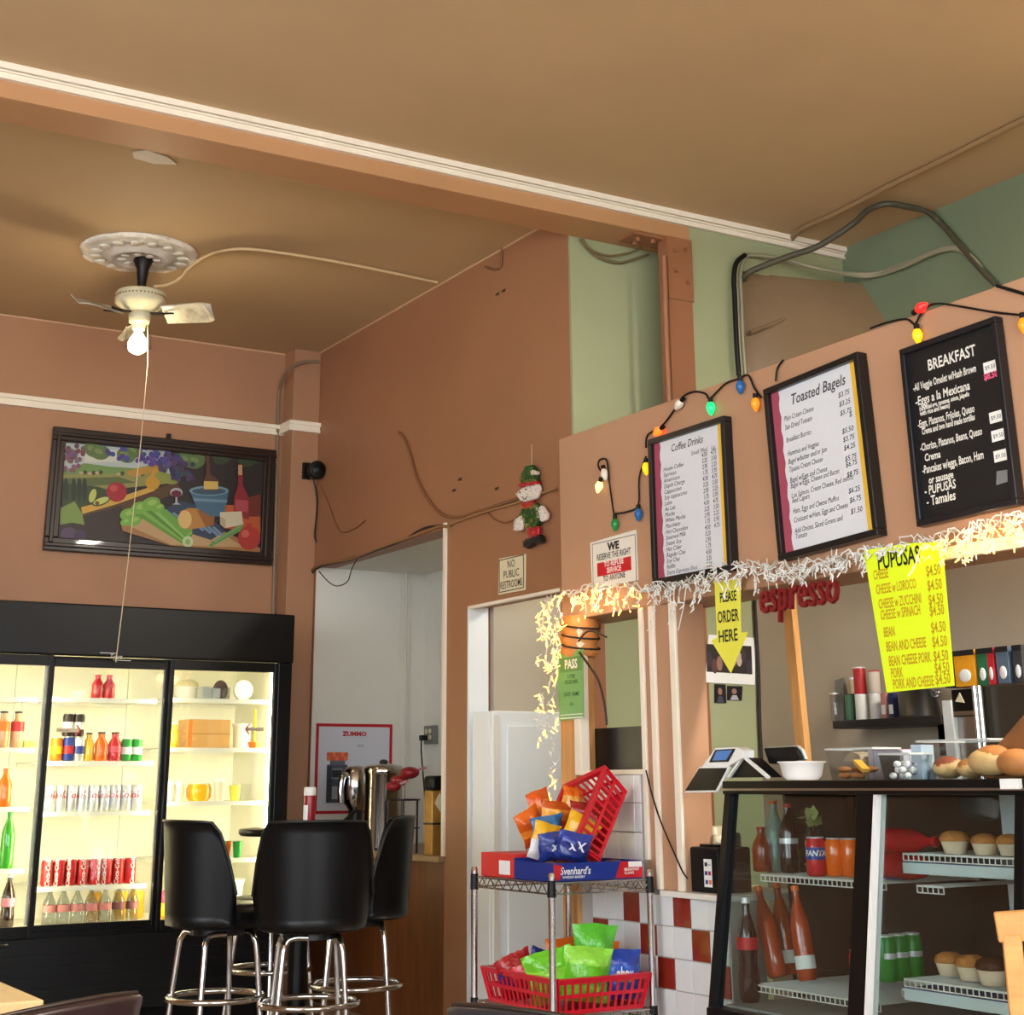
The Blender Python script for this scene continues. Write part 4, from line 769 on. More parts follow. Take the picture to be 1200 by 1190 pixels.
# yellow arrow and the pupusas card --------------------------------
m_ypap = mat('yellow_card', (226, 220, 74), .6); m_neon = mat('neon_yellow_card', (222, 244, 30), .55); m_pinki = mat('orange_marker', (196, 150, 20), .6)
t, loc, L2 = panel('order_arrow', 'yellow paper arrow reading PLEASE ORDER HERE hanging from the soffit', 'sign', ((857, 789), (834, 751), (841, 747), (838, 682), (868, 678), (868.5, 742), (877, 741)), XS-.03, m_ypap, .003)
for s, py in (('PLEASE', 705), ('ORDER', 729), ('HERE', 752)): p = loc(854.5, py); text(s, .06 if s != 'PLEASE' else .05, m_ink, t, (p.x, -.0045, p.z), 'CENTER', 0, .001, sx=.62 if s != 'HERE' else .8)
t, loc, L2 = panel('pupusas_card', 'neon yellow card headed PUPUSAS with handwritten prices', 'sign', ((1040, 812), (1119, 804), (1104.5, 635.5), (1066, 637), (1013, 645.5)), XS-.06, m_neon, .003)
ang = math.atan2(L2[1].z-L2[0].z, L2[1].x-L2[0].x)
def yl(s, x, y_, size, m, al='LEFT', sx=.75, bold=.0006): p = loc(x, y_); return text(s, size, m, t, (p.x, -.0045, p.z), al, 0, bold, roty=-ang*.5, sx=sx, name='card_line')
yl('PUPUSAS', 1030, 668, .075, m_ink, sx=.62, bold=.0014)
for k, (s, y_) in enumerate((('CHEESE', 680), ('CHEESE w LOROCO', 697), ('CHEESE w ZUCCHINI', 714), ('CHEESE w SPINACH', 727), ('BEAN', 747), ('BEAN AND CHEESE', 764), ('BEAN CHEESE PORK', 781), ('PORK', 795), ('PORK AND CHEESE', 808))):
    yl(s, 1025+(y_-680)*.18, y_, .043, m_pinki, sx=.46); yl('$4.50', 1104+(y_-680)*.09, y_-7, .045, m_pinki, 'RIGHT', sx=.6)
# espresso tube sign
p = onx(896, 723, XS-.012); es = thing('espresso_sign', 'dark red script sign reading espresso hanging under the soffit', 'sign', p, RW)
q = onx(990, 694, XS-.012); L_ = (p-q).length
text('espresso', .17, mat('dark_red_tube', (122, 22, 26), .4), es, (0, -.02, .01), 'LEFT', .12, .001, 'tube_letters', sx=L_/.62, roty=-.0, depth=.008)
for k in (.1, .5, .9): MB().cyl((L_*k, -.01, .09), (L_*k, -.01, .2), .0015, n=5).build('hanging_wire', m_wire, es)
# PASS placard on the pine post
t, loc, L2 = panel('pass_placard', 'green health inspection placard headed PASS on the pine post', 'placard', ((656.5, 845.5), (684.5, 841.5), (683.5, 761), (652, 768)), XS-.02, mat('placard_green', (112, 168, 96), .4), .003)
w_ = L2[1].x; h_ = L2[3].z
MB().box(.012, w_-.006, -.0038, -.003, h_*.72, h_*.94).build('dark_band', mat('placard_dark_green', (84, 140, 70), .4), t); text('PASS', .052, m_wht, t, (w_*.53, -.0045, h_*.77), 'CENTER', 0, .0014, sx=.9)
for s, z in (('A TYPE', .62), ('FOOD SAFE', .54), ('DATE   NAME', .36), ('city', .22)): text(s, .022, mat('placard_ink', (40, 90, 40), .6), t, (w_*.53, -.0045, h_*z), 'CENTER', 0, .0003, sx=.85)
mb = MB(); mb.box(.006, w_-.004, -.0036, -.003, .008, .012).box(.006, w_-.004, -.0036, -.003, .022, .025); mb.build('rule', m_paper, t)
# ------------------------------------------------------------------ tinsel elf on the terracotta wall
pe = onx(622, 645, XR-.02); elf = thing('tinsel_elf', 'sparkly tinsel elf decoration with green hat hanging on the wall', 'decoration', (XR-.012, pe.y, pe.z), RW)
inv = (Matrix.Translation((XR-.012, pe.y, pe.z))@Matrix.Rotation(RW, 4, 'Z')).inverted()
E_ = lambda x, y: inv@onx(440+x/4.577, 480+y/4.577, XR-.012)
def tinsel(name, pts, m, th=.022, n=150, sz=.007):
    P = [E_(*q) for q in pts]; poly = [(p.x, p.z) for p in P]; o = MB().prism(poly, -th, 0).build(name, m[0], elf, bevel=.008)
    mb = MB(); x0, x1 = min(p[0] for p in poly), max(p[0] for p in poly); z0, z1 = min(p[1] for p in poly), max(p[1] for p in poly); c = 0
    def inside(x, z):
        r = False
        for i in range(len(poly)):
            (ax, az), (bx, bz) = poly[i], poly[i-1]
            if (az > z) != (bz > z) and x < (bx-ax)*(z-az)/(bz-az)+ax: r = not r
        return r
    while c < n:
        x, z = random.uniform(x0, x1), random.uniform(z0, z1)
        if not inside(x, z): continue
        a = random.uniform(0, PI); d = Vector((math.cos(a)*sz, random.uniform(-.3, .3)*sz, math.sin(a)*sz)); b = Vector((x, -th-.002, z)); mb.cur = random.choice(range(len(m)))
        s_ = Vector((-d.z, -.004, d.x))*.4; mb.add([b-d, b+s_, b+d], [(0, 1, 2)]); c += 1
    f = mb.build('tinsel_flakes', list(m), o); f['kind'] = 'stuff'; return o
g1 = (mat('tinsel_green', (20, 72, 34), .3, .3), mat('tinsel_green_light', (70, 150, 70), .2, .6), mat('tinsel_gold', (226, 210, 120), .2, .7)); r1 = (mat('tinsel_red', (176, 26, 36), .3, .2), mat('tinsel_red_light', (226, 90, 90), .25, .5)); w1 = (mat('tinsel_white', (226, 214, 204), .4), mat('tinsel_silver', (240, 236, 226), .2, .5)); k1 = (mat('tinsel_black', (18, 16, 18), .4), mat('tinsel_grey', (54, 54, 58), .3, .4))
tinsel('hat', ((795, 415), (800, 350), (825, 300), (860, 298), (885, 330), (878, 360), (890, 398)), g1); tinsel('hat_brim', ((792, 420), (795, 398), (890, 385), (892, 405)), r1, .028, 60)
tinsel('face', ((775, 465), (800, 425), (890, 400), (900, 430), (880, 480), (825, 500), (795, 490)), w1); tinsel('pompom', ((868, 335), (880, 328), (888, 342), (880, 355), (868, 350)), w1, .034, 30)
tinsel('scarf', ((810, 505), (865, 490), (880, 515), (840, 535), (812, 530)), r1, .026, 60); tinsel('body', ((805, 535), (875, 500), (900, 520), (905, 590), (890, 625), (830, 635), (812, 590), (800, 560)), g1, .024, 220)
tinsel('mitten', ((885, 530), (910, 515), (940, 560), (935, 595), (905, 605), (890, 570)), w1, .022, 70); tinsel('mitten', ((775, 590), (805, 565), (812, 600), (800, 650), (765, 655), (762, 620)), w1, .022, 70)
tinsel('trousers', ((840, 640), (895, 628), (892, 680), (850, 695)), r1, .024, 90); tinsel('boot', ((818, 705), (855, 690), (870, 720), (835, 752), (815, 740)), k1, .026, 50); tinsel('boot', ((850, 695), (910, 672), (920, 715), (880, 725)), k1, .03, 60)
for ex, ey in ((832, 432), (800, 448)): p = E_(ex, ey); MB().ball((p.x, -.026, p.z), .004, 8, 6).build('eye', m_ink, elf)
p = E_(823, 455); MB().ball((p.x, -.028, p.z), .007, 8, 6).build('nose', w1[0], elf); MB().tube(catmull([(E_(812, 470).x, -.026, E_(812, 470).z), (E_(825, 485).x, -.026, E_(825, 485).z), (E_(840, 468).x, -.026, E_(840, 468).z)], 4), .0016, 5).build('mouth', m_ink, elf)
a_, b_ = E_(848, 300), E_(842, 188); MB().tube([(a_.x, -.01, a_.z), (b_.x, -.004, b_.z)], .0014, 5).build('hanging_string', m_ivory, elf)
# ------------------------------------------------------------------ coloured bulb string
def on_s(x, y, d=.02): return onx(x, y, XS-d)
cs = thing('bulb_string', 'string of large coloured Christmas bulbs on black cord along the soffit', 'string lights', (0, 0, 0))
path1 = [(704, 552), (701, 546), (703, 539), (711, 540), (714, 565), (719, 600), (722, 602), (735, 600), (748, 592), (749, 560), (757, 535)]
path2 = [(757, 525), (759, 510), (776, 499), (792, 478), (802, 464), (815, 459), (827, 462), (832, 467), (850, 450), (866, 444), (877, 440), (884, 455), (892, 466)]
path3 = [(909, 447), (911, 432), (918, 422)]; path4 = [(1020, 385), (1040, 378), (1062, 374), (1072, 380), (1078, 370), (1088, 359), (1102, 356), (1130, 360), (1165, 366), (1202, 370)]
for pa in (path1, path2, path3, path4): MB().tube(catmull([on_s(x, y, .012) for x, y in pa], 4), .004, 6).build('cord', m_blkp, cs)
bcols = {'white': ((226, 216, 200), 0), 'cream': ((255, 226, 150), 1.2), 'green': ((22, 120, 54), .2), 'lit_green': ((20, 230, 110), 1.6), 'blue': ((24, 90, 150), .15), 'orange': ((255, 90, 24), 3.0), 'amber': ((232, 140, 30), .6), 'red': ((236, 40, 36), .9), 'yellow': ((250, 190, 24), .9)}
for px, py, c, dx, dz in ((707, 548, 'white', .3, -1), (704, 562, 'cream', -.4, -.8), (720.5, 606, 'green', 0, -1), (748, 594, 'blue', 0, -1), (776, 501, 'orange', -.8, -.3), (800, 468, 'white', -.8, -.5), (832.5, 469, 'lit_green', 0, -1), (867, 444, 'blue', 0, -1), (885, 464, 'amber', 0, -1), (1072, 366, 'red', 1, .25), (1074, 383, 'yellow', .05, -1), (1198, 370, 'amber', .05, -1), (757, 540, 'yellow', 0, -1)):
    p = on_s(px, py, .02); m = mat('bulb_'+c, bcols[c][0], .25, emit=bcols[c][1], coat=.3); o = MB().lathe([(.0, -.062), (.008, -.055), (.0165, -.036), (.0175, -.026), (.012, -.012), (.008, -.008)], 14).build('bulb', m, cs)
    d = Vector((0, -dx, dz)).normalized(); o.rotation_euler = Vector((0, 0, -1)).rotation_difference(d).to_euler(); o.location = p
    so = MB().cyl((0, 0, -.012), (0, 0, .008), .0095, n=10).build('socket', m_blkp, o)
# ------------------------------------------------------------------ icicle light garland
gl = thing('icicle_garland', 'tangled white icicle light garland draped along the soffit edge', 'string lights', (0, 0, 0))
m_gw = mat('white_light_wire', (222, 220, 212), .5); m_warm = mat('warm_mini_light', (255, 196, 100), .4, emit=3.4); m_clr = mat('clear_mini_bulb', (232, 232, 226), .2, coat=.5)
gpath = [(640, 706), (660, 697), (690, 690), (725, 688), (760, 688), (800, 682), (840, 666), (880, 660), (920, 664), (960, 660), (1000, 650), (1040, 642), (1080, 633), (1120, 625), (1160, 613), (1204, 602)]
base = catmull([on_s(x, y, .035) for x, y in gpath], 8)
wires = MB(); lit = MB(); unl = MB(); stars = MB(); rnd = random.Random(3)
for k in range(3): wires.tube([p+Vector((rnd.uniform(-.02, .012), 0, rnd.uniform(-.022, .022))) for p in base], .0028, 5)
def mini(p, on):
    d = Vector((rnd.uniform(-.6, .2), rnd.uniform(-1, 1), rnd.uniform(-1.3, .4))).normalized(); q = p+d*rnd.uniform(.014, .026)
    (lit if on else unl).cyl(p, q, .0036, .002, n=5)
def strand(p, L, on, n=6, spread=.03):
    pts = [p]
    for i in range(n): pts.append(pts[-1]+Vector((rnd.uniform(-.012, .008), rnd.uniform(-spread, spread), -L/n*rnd.uniform(.5, 1.4))))
    wires.tube(pts, .0021, 4)
    for q in pts[1:]:
        mini(q, on and rnd.random() < .8)
        if rnd.random() < .7: mini(q+Vector((0, rnd.uniform(-.015, .015), rnd.uniform(-.01, .01))), on and rnd.random() < .6)
def litpx(x): return x < 745 or x > 1078
for i in range(125):
    x = 636+(1202-636)*(i/125)+rnd.uniform(-2, 2)
    for k in range(len(gpath)-1):
        if gpath[k][0] <= x <= gpath[k+1][0]: t_ = (x-gpath[k][0])/(gpath[k+1][0]-gpath[k][0]); y = gpath[k][1]+(gpath[k+1][1]-gpath[k][1])*t_; break
    else: continue
    on = litpx(x); L = rnd.uniform(.02, .10) if x < 1060 else rnd.uniform(.02, .13)
    if 760 < x < 840: L *= 1.5
    if 1012 < x < 1078: L *= .25
    if 890 < x < 1000: L *= .55
    if x > 1078: L *= .75
    strand(on_s(x, y+rnd.uniform(-4, 6), .03+rnd.uniform(0, .03)), L, on, rnd.randint(2, 5))
for i in range(38):                                  # bunch tied down the pine post
    y = 706+rnd.random()**1.5*150; x = 648+rnd.uniform(-14, 8)-(.02*(y-700)); strand(on_s(x, y, .05+rnd.uniform(0, .04)), rnd.uniform(.03, .09), y < 800 or rnd.random() < .5, 3, .02)
for x, y in ((650, 840), (646, 862), (655, 885), (652, 900), (656, 925), (648, 915)): strand(on_s(x, y, .05), .07, rnd.random() < .4, 4, .025)
o = wires.build('light_wires', m_gw, gl); o['kind'] = 'stuff'; o = lit.build('lit_mini_bulbs', m_warm, gl); o['kind'] = 'stuff'; o = unl.build('unlit_mini_bulbs', m_clr, gl); o['kind'] = 'stuff'
for px, py in ((668, 715), (700, 700), (1130, 622), (1185, 612)): p = on_s(px, py, .09); lamp('garland_glow', 'POINT', p, .5, (1, .72, .38), .03)
# orange cloth knotted round the pine post, and cord round it
p0_ = onx(668, 770, XS-.02); cl = thing('orange_cloth', 'orange cloth wrapped round the top of the pine post', 'cloth', (XS+.035, p0_.y, p0_.z))
zt_ = onx(668, 722, XS-.02).z-p0_.z
MB().lathe([(.062, 0), (.078, zt_*.12), (.064, zt_*.3), (.08, zt_*.42), (.066, zt_*.6), (.08, zt_*.75), (.07, zt_)], 18).build('wrap', mat('orange_fabric', (214, 140, 72), .7, var=.15, vscale=14, bump=.4, bscale=20), cl)
for k in range(3): MB().tube([(.08*math.cos(a*PI/10), .08*math.sin(a*PI/10), zt_*(.25+.25*k)+.015*math.sin(a*PI/10)) for a in range(20)], .004, 5, True).build('cord', m_wirb, cl)
sp = [on_s(x, y, .03) for x, y in ((679, 765), (690, 780), (702, 800), (709, 830), (711, 850))]
tag(MB().tube(catmull(sp, 5), [.005]*21, 6).build('dry_twig', mat('dark_twig', (58, 44, 36), .7)), 'dark dry twig hanging down across the small window', 'twig')
sp = [on_s(x, y, .04) for x, y in ((678, 752), (686, 742), (695, 740), (711, 747))]
tag(MB().tube(catmull(sp, 5), .004, 6).build('dry_twig', MATS['dark_twig']), 'short curled twig at the top of the small window', 'twig')
# ------------------------------------------------------------------ wire rack with snack baskets
RX, RY, RWd, RD = 3.115, 4.955, .43, .56                # near-left post, width along x, depth along y
rack = thing('wire_rack', 'chrome wire rack on posts before the tiled wall', 'rack', (RX, RY, 0))
zr = (.775, .335)
for i, (x, y) in enumerate(((0, 0), (RWd, 0), (0, RD), (RWd, RD))):
    p = MB().cyl((x, y, .0), (x, y, .80), .0125, n=12).build('post', m_chrome, rack); MB().cyl((x, y, .80), (x, y, .812), .014, .010, n=12).build('post_cap', m_chrome, p)
    for z in zr: MB().cyl((x, y, z-.045), (x, y, z+.012), .0165, .0145, n=12).build('sleeve', m_blkp, p)
def shelf_grid(z):
    mb = MB()
    for dz in (0, -.035):
        mb.tube([(0, 0, z+dz), (RWd, 0, z+dz)], .0035, 6).tube([(0, RD, z+dz), (RWd, RD, z+dz)], .0035, 6).tube([(0, 0, z+dz), (0, RD, z+dz)], .0035, 6).tube([(RWd, 0, z+dz), (RWd, RD, z+dz)], .0035, 6)
    for y in (0, RD):
        n = 14; mb.tube([(RWd*i/n, y, z-(.035 if i % 2 else 0)) for i in range(n+1)], .0025, 5)
    for x in (0, RWd):
        n = 18; mb.tube([(x, RD*i/n, z-(.035 if i % 2 else 0)) for i in range(n+1)], .0025, 5)
    for i in range(1, 22): mb.tube([(0, RD*i/22, z+.003), (RWd, RD*i/22, z+.003)], .0018, 4)
    mb.build('wire_shelf', m_chrome, rack)
for z in zr: shelf_grid(z)
m_bask = mat('red_basket_plastic', (206, 24, 44), .3, coat=.2)
def basket(label, loc, rot, L, Wd, h, group=None):
    """open slotted basket, long side along local x, flared"""
    t = thing('snack_basket', label, 'basket', loc, group=group); t.rotation_euler = rot
    fl = 1.12; mb = MB(); base = [(-L/2, -Wd/2), (L/2, -Wd/2), (L/2, Wd/2), (-L/2, Wd/2)]
    mb.box(-L/2, L/2, -Wd/2, Wd/2, 0, .004); mb.build('floor', m_bask, t)
    for k in range(4):
        a, b = Vector((*base[k], 0)), Vector((*base[(k+1) % 4], 0)); A, B = a*fl+Vector((0, 0, h)), b*fl+Vector((0, 0, h)); n = max(5, int((b-a).length/.028)); mb = MB()
        lerp = lambda u, v: (a.lerp(b, u)).lerp(A.lerp(B, u), v)
        for v, w_ in ((.04, .014), (.5, .012), (.93, .018)): mb.bar(lerp(0, v), lerp(1, v), .004, w_)
        for i in range(n+1): u = i/n; mb.bar(lerp(u, 0), lerp(u, 1), .004, .010 if 0 < i < n else .02, up=(b-a).normalized())
        mb.build('slotted_side', m_bask, t)
    mb = MB(); f2 = fl*1.05; P = [Vector((x*fl, y*fl, h)) for x, y in base]; 
    for k in range(4): mb.bar(P[k], P[(k+1) % 4], .022, .007)
    mb.build('rim', m_bask, t); return t
def bag(label, loc, rot, w_, h_, cols, txt=None, tcol=None, group='snack bags', th=None, blob=None):
    """pillow bag: crimped top and bottom, bulging, printed in bands from bottom to top"""
    t = thing('snack_bag', label, 'snack bag', loc, group=group); t.rotation_euler = rot
    nx, nz = 10, 14; th = th or w_*.26; r = random.Random(sum(map(ord, label))); ph = [r.uniform(0, 6) for _ in range(4)]
    mb = MB()
    for side in (-1, 1):
        vs = []
        for j in range(nz+1):
            v = j/nz; e = min(1, max(0, (min(v, 1-v)-.045)/.2)); e = e**.6
            for i in range(nx+1):
                u = -1+2*i/nx; b = e*(1-abs(u)**2.6)*th*(1+.16*math.sin(7*u+ph[0]+5*v)+.14*math.sin(11*v+ph[1]+3*u))
                x = u*w_/2*(1-.10*e+.03*math.sin(9*v+ph[2])); z = h_*v+.012*h_*math.sin(4*u+ph[3])*(v)
                zig = .003*(1 if i % 2 else -1) if v < .04 or v > .96 else 0
                vs.append((x, side*b+zig, z))
        o = len(mb.v); mb.v += vs
        for j in range(nz):
            k = min(len(cols)-1, int(j/nz*len(cols)))
            for i in range(nx):
                q = (o+j*(nx+1)+i, o+j*(nx+1)+i+1, o+(j+1)*(nx+1)+i+1, o+(j+1)*(nx+1)+i); mb.f.append(q if side < 0 else q[::-1]); mb.mi.append(0); mb.sm.append(True); mb.fc.append(rgb(*cols[k]))
    b = mb.build('pouch', m_bag, t)
    if blob:
        bm_ = MB(); bm_.prism([(w_*.26*math.cos(2*PI*i/14), h_*.5+h_*.11*math.sin(2*PI*i/14)) for i in range(14)], -th*1.12, -th*1.06); bm_.build('badge', mat('badge_%d_%d_%d' % blob, blob, .35), t)
    if txt: text(txt, w_*.34, mat('ink_%d_%d_%d' % tcol, tcol, .4), t, (0, -th*1.14, h_*.46), 'CENTER', .1, .001, sx=min(1, 2.6/len(txt)*.9), name='brand_lettering')
    return t
# top: snack cake boxes, tilted basket of chips
def px_on(px, py, X): return onx(px, py, X)
m_box1 = mat('blue_bakery_box', (24, 46, 128), .4); m_brn = mat('pastry_brown', (150, 96, 50), .6, var=.3, vscale=30)
bx = thing('pastry_box', 'shallow blue and red bakery box on the top of the wire rack', 'box', (RX+.018, RY+.018, zr[0]+.006))
bw_, bd_, bh_ = .395, .27, .062
MB().box(0, bw_, 0, bd_, 0, .004).build('bottom', m_box1, bx)
for nm, b_ in (('front_side', (0, bw_, 0, .004, .004, bh_)), ('back_side', (0, bw_, bd_-.004, bd_, .004, bh_+.01)), ('left_side', (0, .004, .004, bd_-.004, .004, bh_)), ('right_side', (bw_-.004, bw_, .004, bd_-.004, .004, bh_))): MB().box(*b_).build(nm, m_box1, bx)
text("Svenhard's", .036, m_wht, bx, (.03, -.001, .022), 'LEFT', .2, .0005, sx=.85); text('SWEDISH BAKERY', .012, m_wht, bx, (.04, -.001, .009), 'LEFT', 0, .0002)
MB().prism([(.27, .003), (bw_-.002, .003), (bw_-.002, bh_-.002), (.295, bh_-.002)], -.001, -.0002).build('red_panel', m_red, bx); MB().box(.33, .39, -.002, -.001, .04, bh_-.003).build('white_label', m_paper, bx); text('BREAKFAST\nCLAWS', .013, m_wht, bx, (.31, -.002, .028), 'LEFT', 0, .0003)
MB().prism([(.004, .003), (.03, .003), (.04, bh_-.01), (.004, bh_-.002)], -.001, -.0002).build('red_corner', m_red, bx)
for i in range(5): MB().ball((.055+.07*i, .10+.03*(i % 2), .035), (.042, .075, .028), 12, 7).build('pastry', m_brn, bx)
b2 = thing('pastry_box', 'plain red bakery box at the left back of the rack top', 'box', (RX+.018, RY+.30, zr[0]+.006))
MB().box(0, .36, 0, .24, 0, .085).build('carton', mat('red_card_box', (206, 48, 44), .5), b2, bevel=.002); MB().box(-.0012, 0, .02, .1, .01, .06).build('side_print', m_paper, b2)
# tilted basket
bc = px_on(680, 1005, 3.42); bk = basket('red slotted basket tipped up on the rack top, spilling chip bags', (3.40, 5.13, .87), (0, 0, 0), .30, .24, .13)
bk.rotation_euler = (Matrix.Rotation(-.95, 3, Vector((0.12, 1, 0)).normalized())@Matrix.Rotation(.2, 3, 'Z')).to_euler(); bk.location = (3.44, 5.16, .935)
OR2 = (196, 84, 20)
ORG, YEL, BLU, RED, WHT, LBL = (224, 104, 20), (232, 176, 36), (24, 44, 120), (168, 22, 28), (214, 210, 214), (40, 110, 170)
TB = [(632, 1002, 3.20, 5.06, .115, .13, (WHT, WHT, YEL, YEL), 'Lays', (190, 30, 60), (.1, .25, .35), 'yellow and white chip bag lowest at the left of the spilled heap', (60, 50, 110)),
      (650, 1003, 3.22, 0, .14, .10, (BLU, BLU, BLU, (40, 60, 140)), 'xX', (220, 220, 230), (.2, -.1, .3), 'dark blue chip bag lying low in the middle of the spilled heap', None),
      (668, 1003, 3.24, 0, .14, .10, (BLU, BLU, (40, 60, 150)), 'xX', (220, 220, 230), (.2, .2, .2), 'second dark blue chip bag low at the basket lip', None),
      (645, 985, 3.28, 0, .14, .12, (WHT, (120, 160, 190), LBL, LBL), 'Ruffles', (190, 40, 60), (.05, -.15, .3), 'blue and white ridged chip bag in the middle of the spilled heap', None),
      (668, 985, 3.28, 0, .14, .13, (WHT, YEL, YEL, YEL), 'Lays', (190, 30, 60), (.1, .5, .25), 'yellow chip bag slanting beside the blue and white one', (230, 226, 226)),
      (630, 975, 3.33, 0, .12, .13, (OR2, (240, 150, 50), (214, 96, 24), ORG), None, None, (.1, -.5, .4), 'orange chip bag at the left edge of the spilled heap', None),
      (650, 968, 3.36, 0, .15, .12, ((150, 40, 20), ORG, (244, 170, 60), OR2), None, None, (.1, .1, .3), 'orange chip bag in the upper middle of the heap', None),
      (640, 955, 3.40, 0, .11, .13, (ORG, (244, 140, 60), (220, 90, 20)), None, None, (-.1, -.3, .5), 'orange chip bag with a pointed top corner on the heap', None),
      (668, 952, 3.42, 0, .10, .13, ((200, 90, 30), (226, 160, 60), ORG), None, None, (-.1, .2, .2), 'patterned orange chip bag at the top right of the heap', None),
      (684, 970, 3.38, 0, .15, .12, (RED, RED, (150, 20, 24)), 'Doritos', (226, 220, 214), (.0, .15, .2), 'dark red chip bag tucked inside the tipped basket', None)]
for px, py, X, _, w_, h_, cols, txt, tc, rot, lab, blob in TB:
    q = px_on(px, py, X); bag(lab, (q.x, q.y, max(q.z-h_*.30, zr[0]+.07)), (rot[0], rot[1], -.45+rot[2]), w_, h_*1.05, cols, txt, tc, 'chip bags spilling from the tipped basket', blob=blob)
# lower basket
lb = basket('long red slotted basket of snack bags on the lower rack shelf', (RX+RWd/2, RY+.26, zr[1]+.006), (0, 0, 0), .355, .47, .115)
GRN, LG = (110, 200, 40), (150, 226, 70)
LB = [(RX+.12, RY+.40, .15, .17, (RED, (60, 40, 110), RED), None, None, (.35, -.4, -.3), 'red and purple bag at the left back of the lower basket', None), (RX+.19, RY+.46, .14, .16, ((50, 40, 110), RED, (30, 40, 120)), None, None, (.3, .3, 0), 'purple bag at the back of the lower basket', None), (RX+.11, RY+.30, .14, .14, ((160, 24, 34), RED, (210, 60, 60)), None, None, (.5, -.2, -.6), 'dark red bag behind the green bags in the lower basket', None),
      (RX+.125, RY+.17, .19, .185, (GRN, LG, GRN), None, None, (.25, -.25, -.5), 'bright green bag bulging at the left of the lower basket', None), (RX+.19, RY+.10, .19, .19, (LG, GRN, LG), None, None, (.15, .1, -.35), 'light green bag in the middle of the lower basket', None), (RX+.24, RY+.12, .17, .26, (GRN, GRN, (90, 190, 50)), None, None, (.05, .06, -.3), 'tall pointed green bag standing in the lower basket', None),
      (RX+.34, RY+.08, .17, .17, ((40, 70, 170), (60, 100, 200), (40, 70, 170)), 'ahoy', (230, 230, 240), (.05, .0, -.25), 'blue cookie bag at the right end of the lower basket', (206, 140, 60)), (RX+.34, RY+.22, .16, .19, (ORG, (240, 130, 60), ORG), None, None, (-.05, .05, -.3), 'orange bag behind the blue cookie bag in the lower basket', None), (RX+.22, RY+.27, .16, .20, ((60, 110, 190), (200, 120, 50), ORG), None, None, (.0, .0, 0), 'blue and orange bag behind the green bags in the lower basket', None)]
for x, y, w_, h_, cols, txt, tc, rot, lab, blob in LB: bag(lab, (x, y, zr[1]+.03), rot, w_, h_, cols, txt, tc, 'snack bags in the lower basket', blob=blob)
# ------------------------------------------------------------------ display case
XTp, XBt, XBk = 3.56, 3.45, 4.12; YL_ = onx(864, 1000, XTp).y; YR_ = onx(1240, 1000, XTp).y
ZTP = 1.122; ZBS = .40
case = thing('display_case', 'black-framed glass bakery and drinks display case at the counter', 'display case', (0, 0, 0))
fx = lambda z: XBt+(XTp-XBt)*(z-ZBS)/(1.08-ZBS)                                     # slanting front
MB().box(XTp-.03, XBk, YR_, YL_+.03, 1.078, ZTP).build('top', m_blk, case, bevel=.004); MB().box(XTp-.036, XTp-.03, YR_, YL_+.03, 1.09, 1.097).build('top_edge_strip', m_steelb, case)
MB().box(XBt-.03, XBk, YR_, YL_+.03, 0, ZBS).build('base', m_blk, case, bevel=.004)
def post(y0, y1, nm='front_post', m=m_blk): 
    MB().hexa([(fx(ZBS)-.02, y0, ZBS), (fx(ZBS)+.02, y0, ZBS), (fx(ZBS)+.02, y1, ZBS), (fx(ZBS)-.02, y1, ZBS), (fx(1.08)-.02, y0, 1.08), (fx(1.08)+.02, y0, 1.08), (fx(1.08)+.02, y1, 1.08), (fx(1.08)-.02, y1, 1.08)]).build(nm, m, case)
ym0, ym1 = onx(1007, 1000, XTp-.03).y, onx(1024, 1000, XTp-.03).y
post(YL_, YL_+.03); post(ym1, ym0); yr0 = onx(1193, 1000, XTp-.03).y; post(yr0-.03, yr0)
post(ym1-.022, ym1-.006, 'white_post_strip', m_wht)
m_cg = thin_glass('case_glass', (.90, .95, .94), .12)
for y0, y1 in ((YL_, ym0), (ym1-.022, yr0)): MB().hexa([(fx(ZBS), y1, ZBS), (fx(ZBS)+.005, y1, ZBS), (fx(ZBS)+.005, y0, ZBS), (fx(ZBS), y0, ZBS), (fx(1.08), y1, 1.08), (fx(1.08)+.005, y1, 1.08), (fx(1.08)+.005, y0, 1.08), (fx(1.08), y0, 1.08)]).build('front_glass', m_cg, case)
MB().hexa([(fx(ZBS)+.02, YL_+.008, ZBS), (XBk-.03, YL_+.008, ZBS), (XBk-.03, YL_+.013, ZBS), (fx(ZBS)+.02, YL_+.013, ZBS), (fx(1.08)+.02, YL_+.008, 1.078), (XBk-.03, YL_+.008, 1.078), (XBk-.03, YL_+.013, 1.078), (fx(1.08)+.02, YL_+.013, 1.078)]).build('side_glass', m_cg, case); MB().box(3.80, XBk-.03, YL_+.014, YL_+.026, ZBS, 1.078).build('side_panel', mat('case_dark_interior', (44, 42, 37), .5, var=.3, vscale=5), case)
MB().box(XBk-.025, XBk, YR_, YL_-.03, ZBS, 1.078).build('rear_panel', mat('case_dark_interior', (44, 42, 37), .5, var=.3, vscale=5), case); MB().box(XBk-.025, XBk, YL_-.02, YL_+.03, ZBS, 1.078).build('rear_post', m_blk, case)
MB().box(XBk-.04, XBk-.026, ym1-.12, ym1-.02, ZBS, 1.078).build('rear_slider_frame', m_wht, case); MB().box(fx(.7)+.05, XBk-.03, YR_+.01, yr0+.01, ZBS, 1.07).build('right_wall', mat('case_grey', (130, 136, 134), .5), case)
MB().box(fx(.42)+.03, XBk-.04, YR_+.02, YL_, ZBS, ZBS+.008).build('case_floor', mat('case_grey', (130, 136, 134), .5), case)
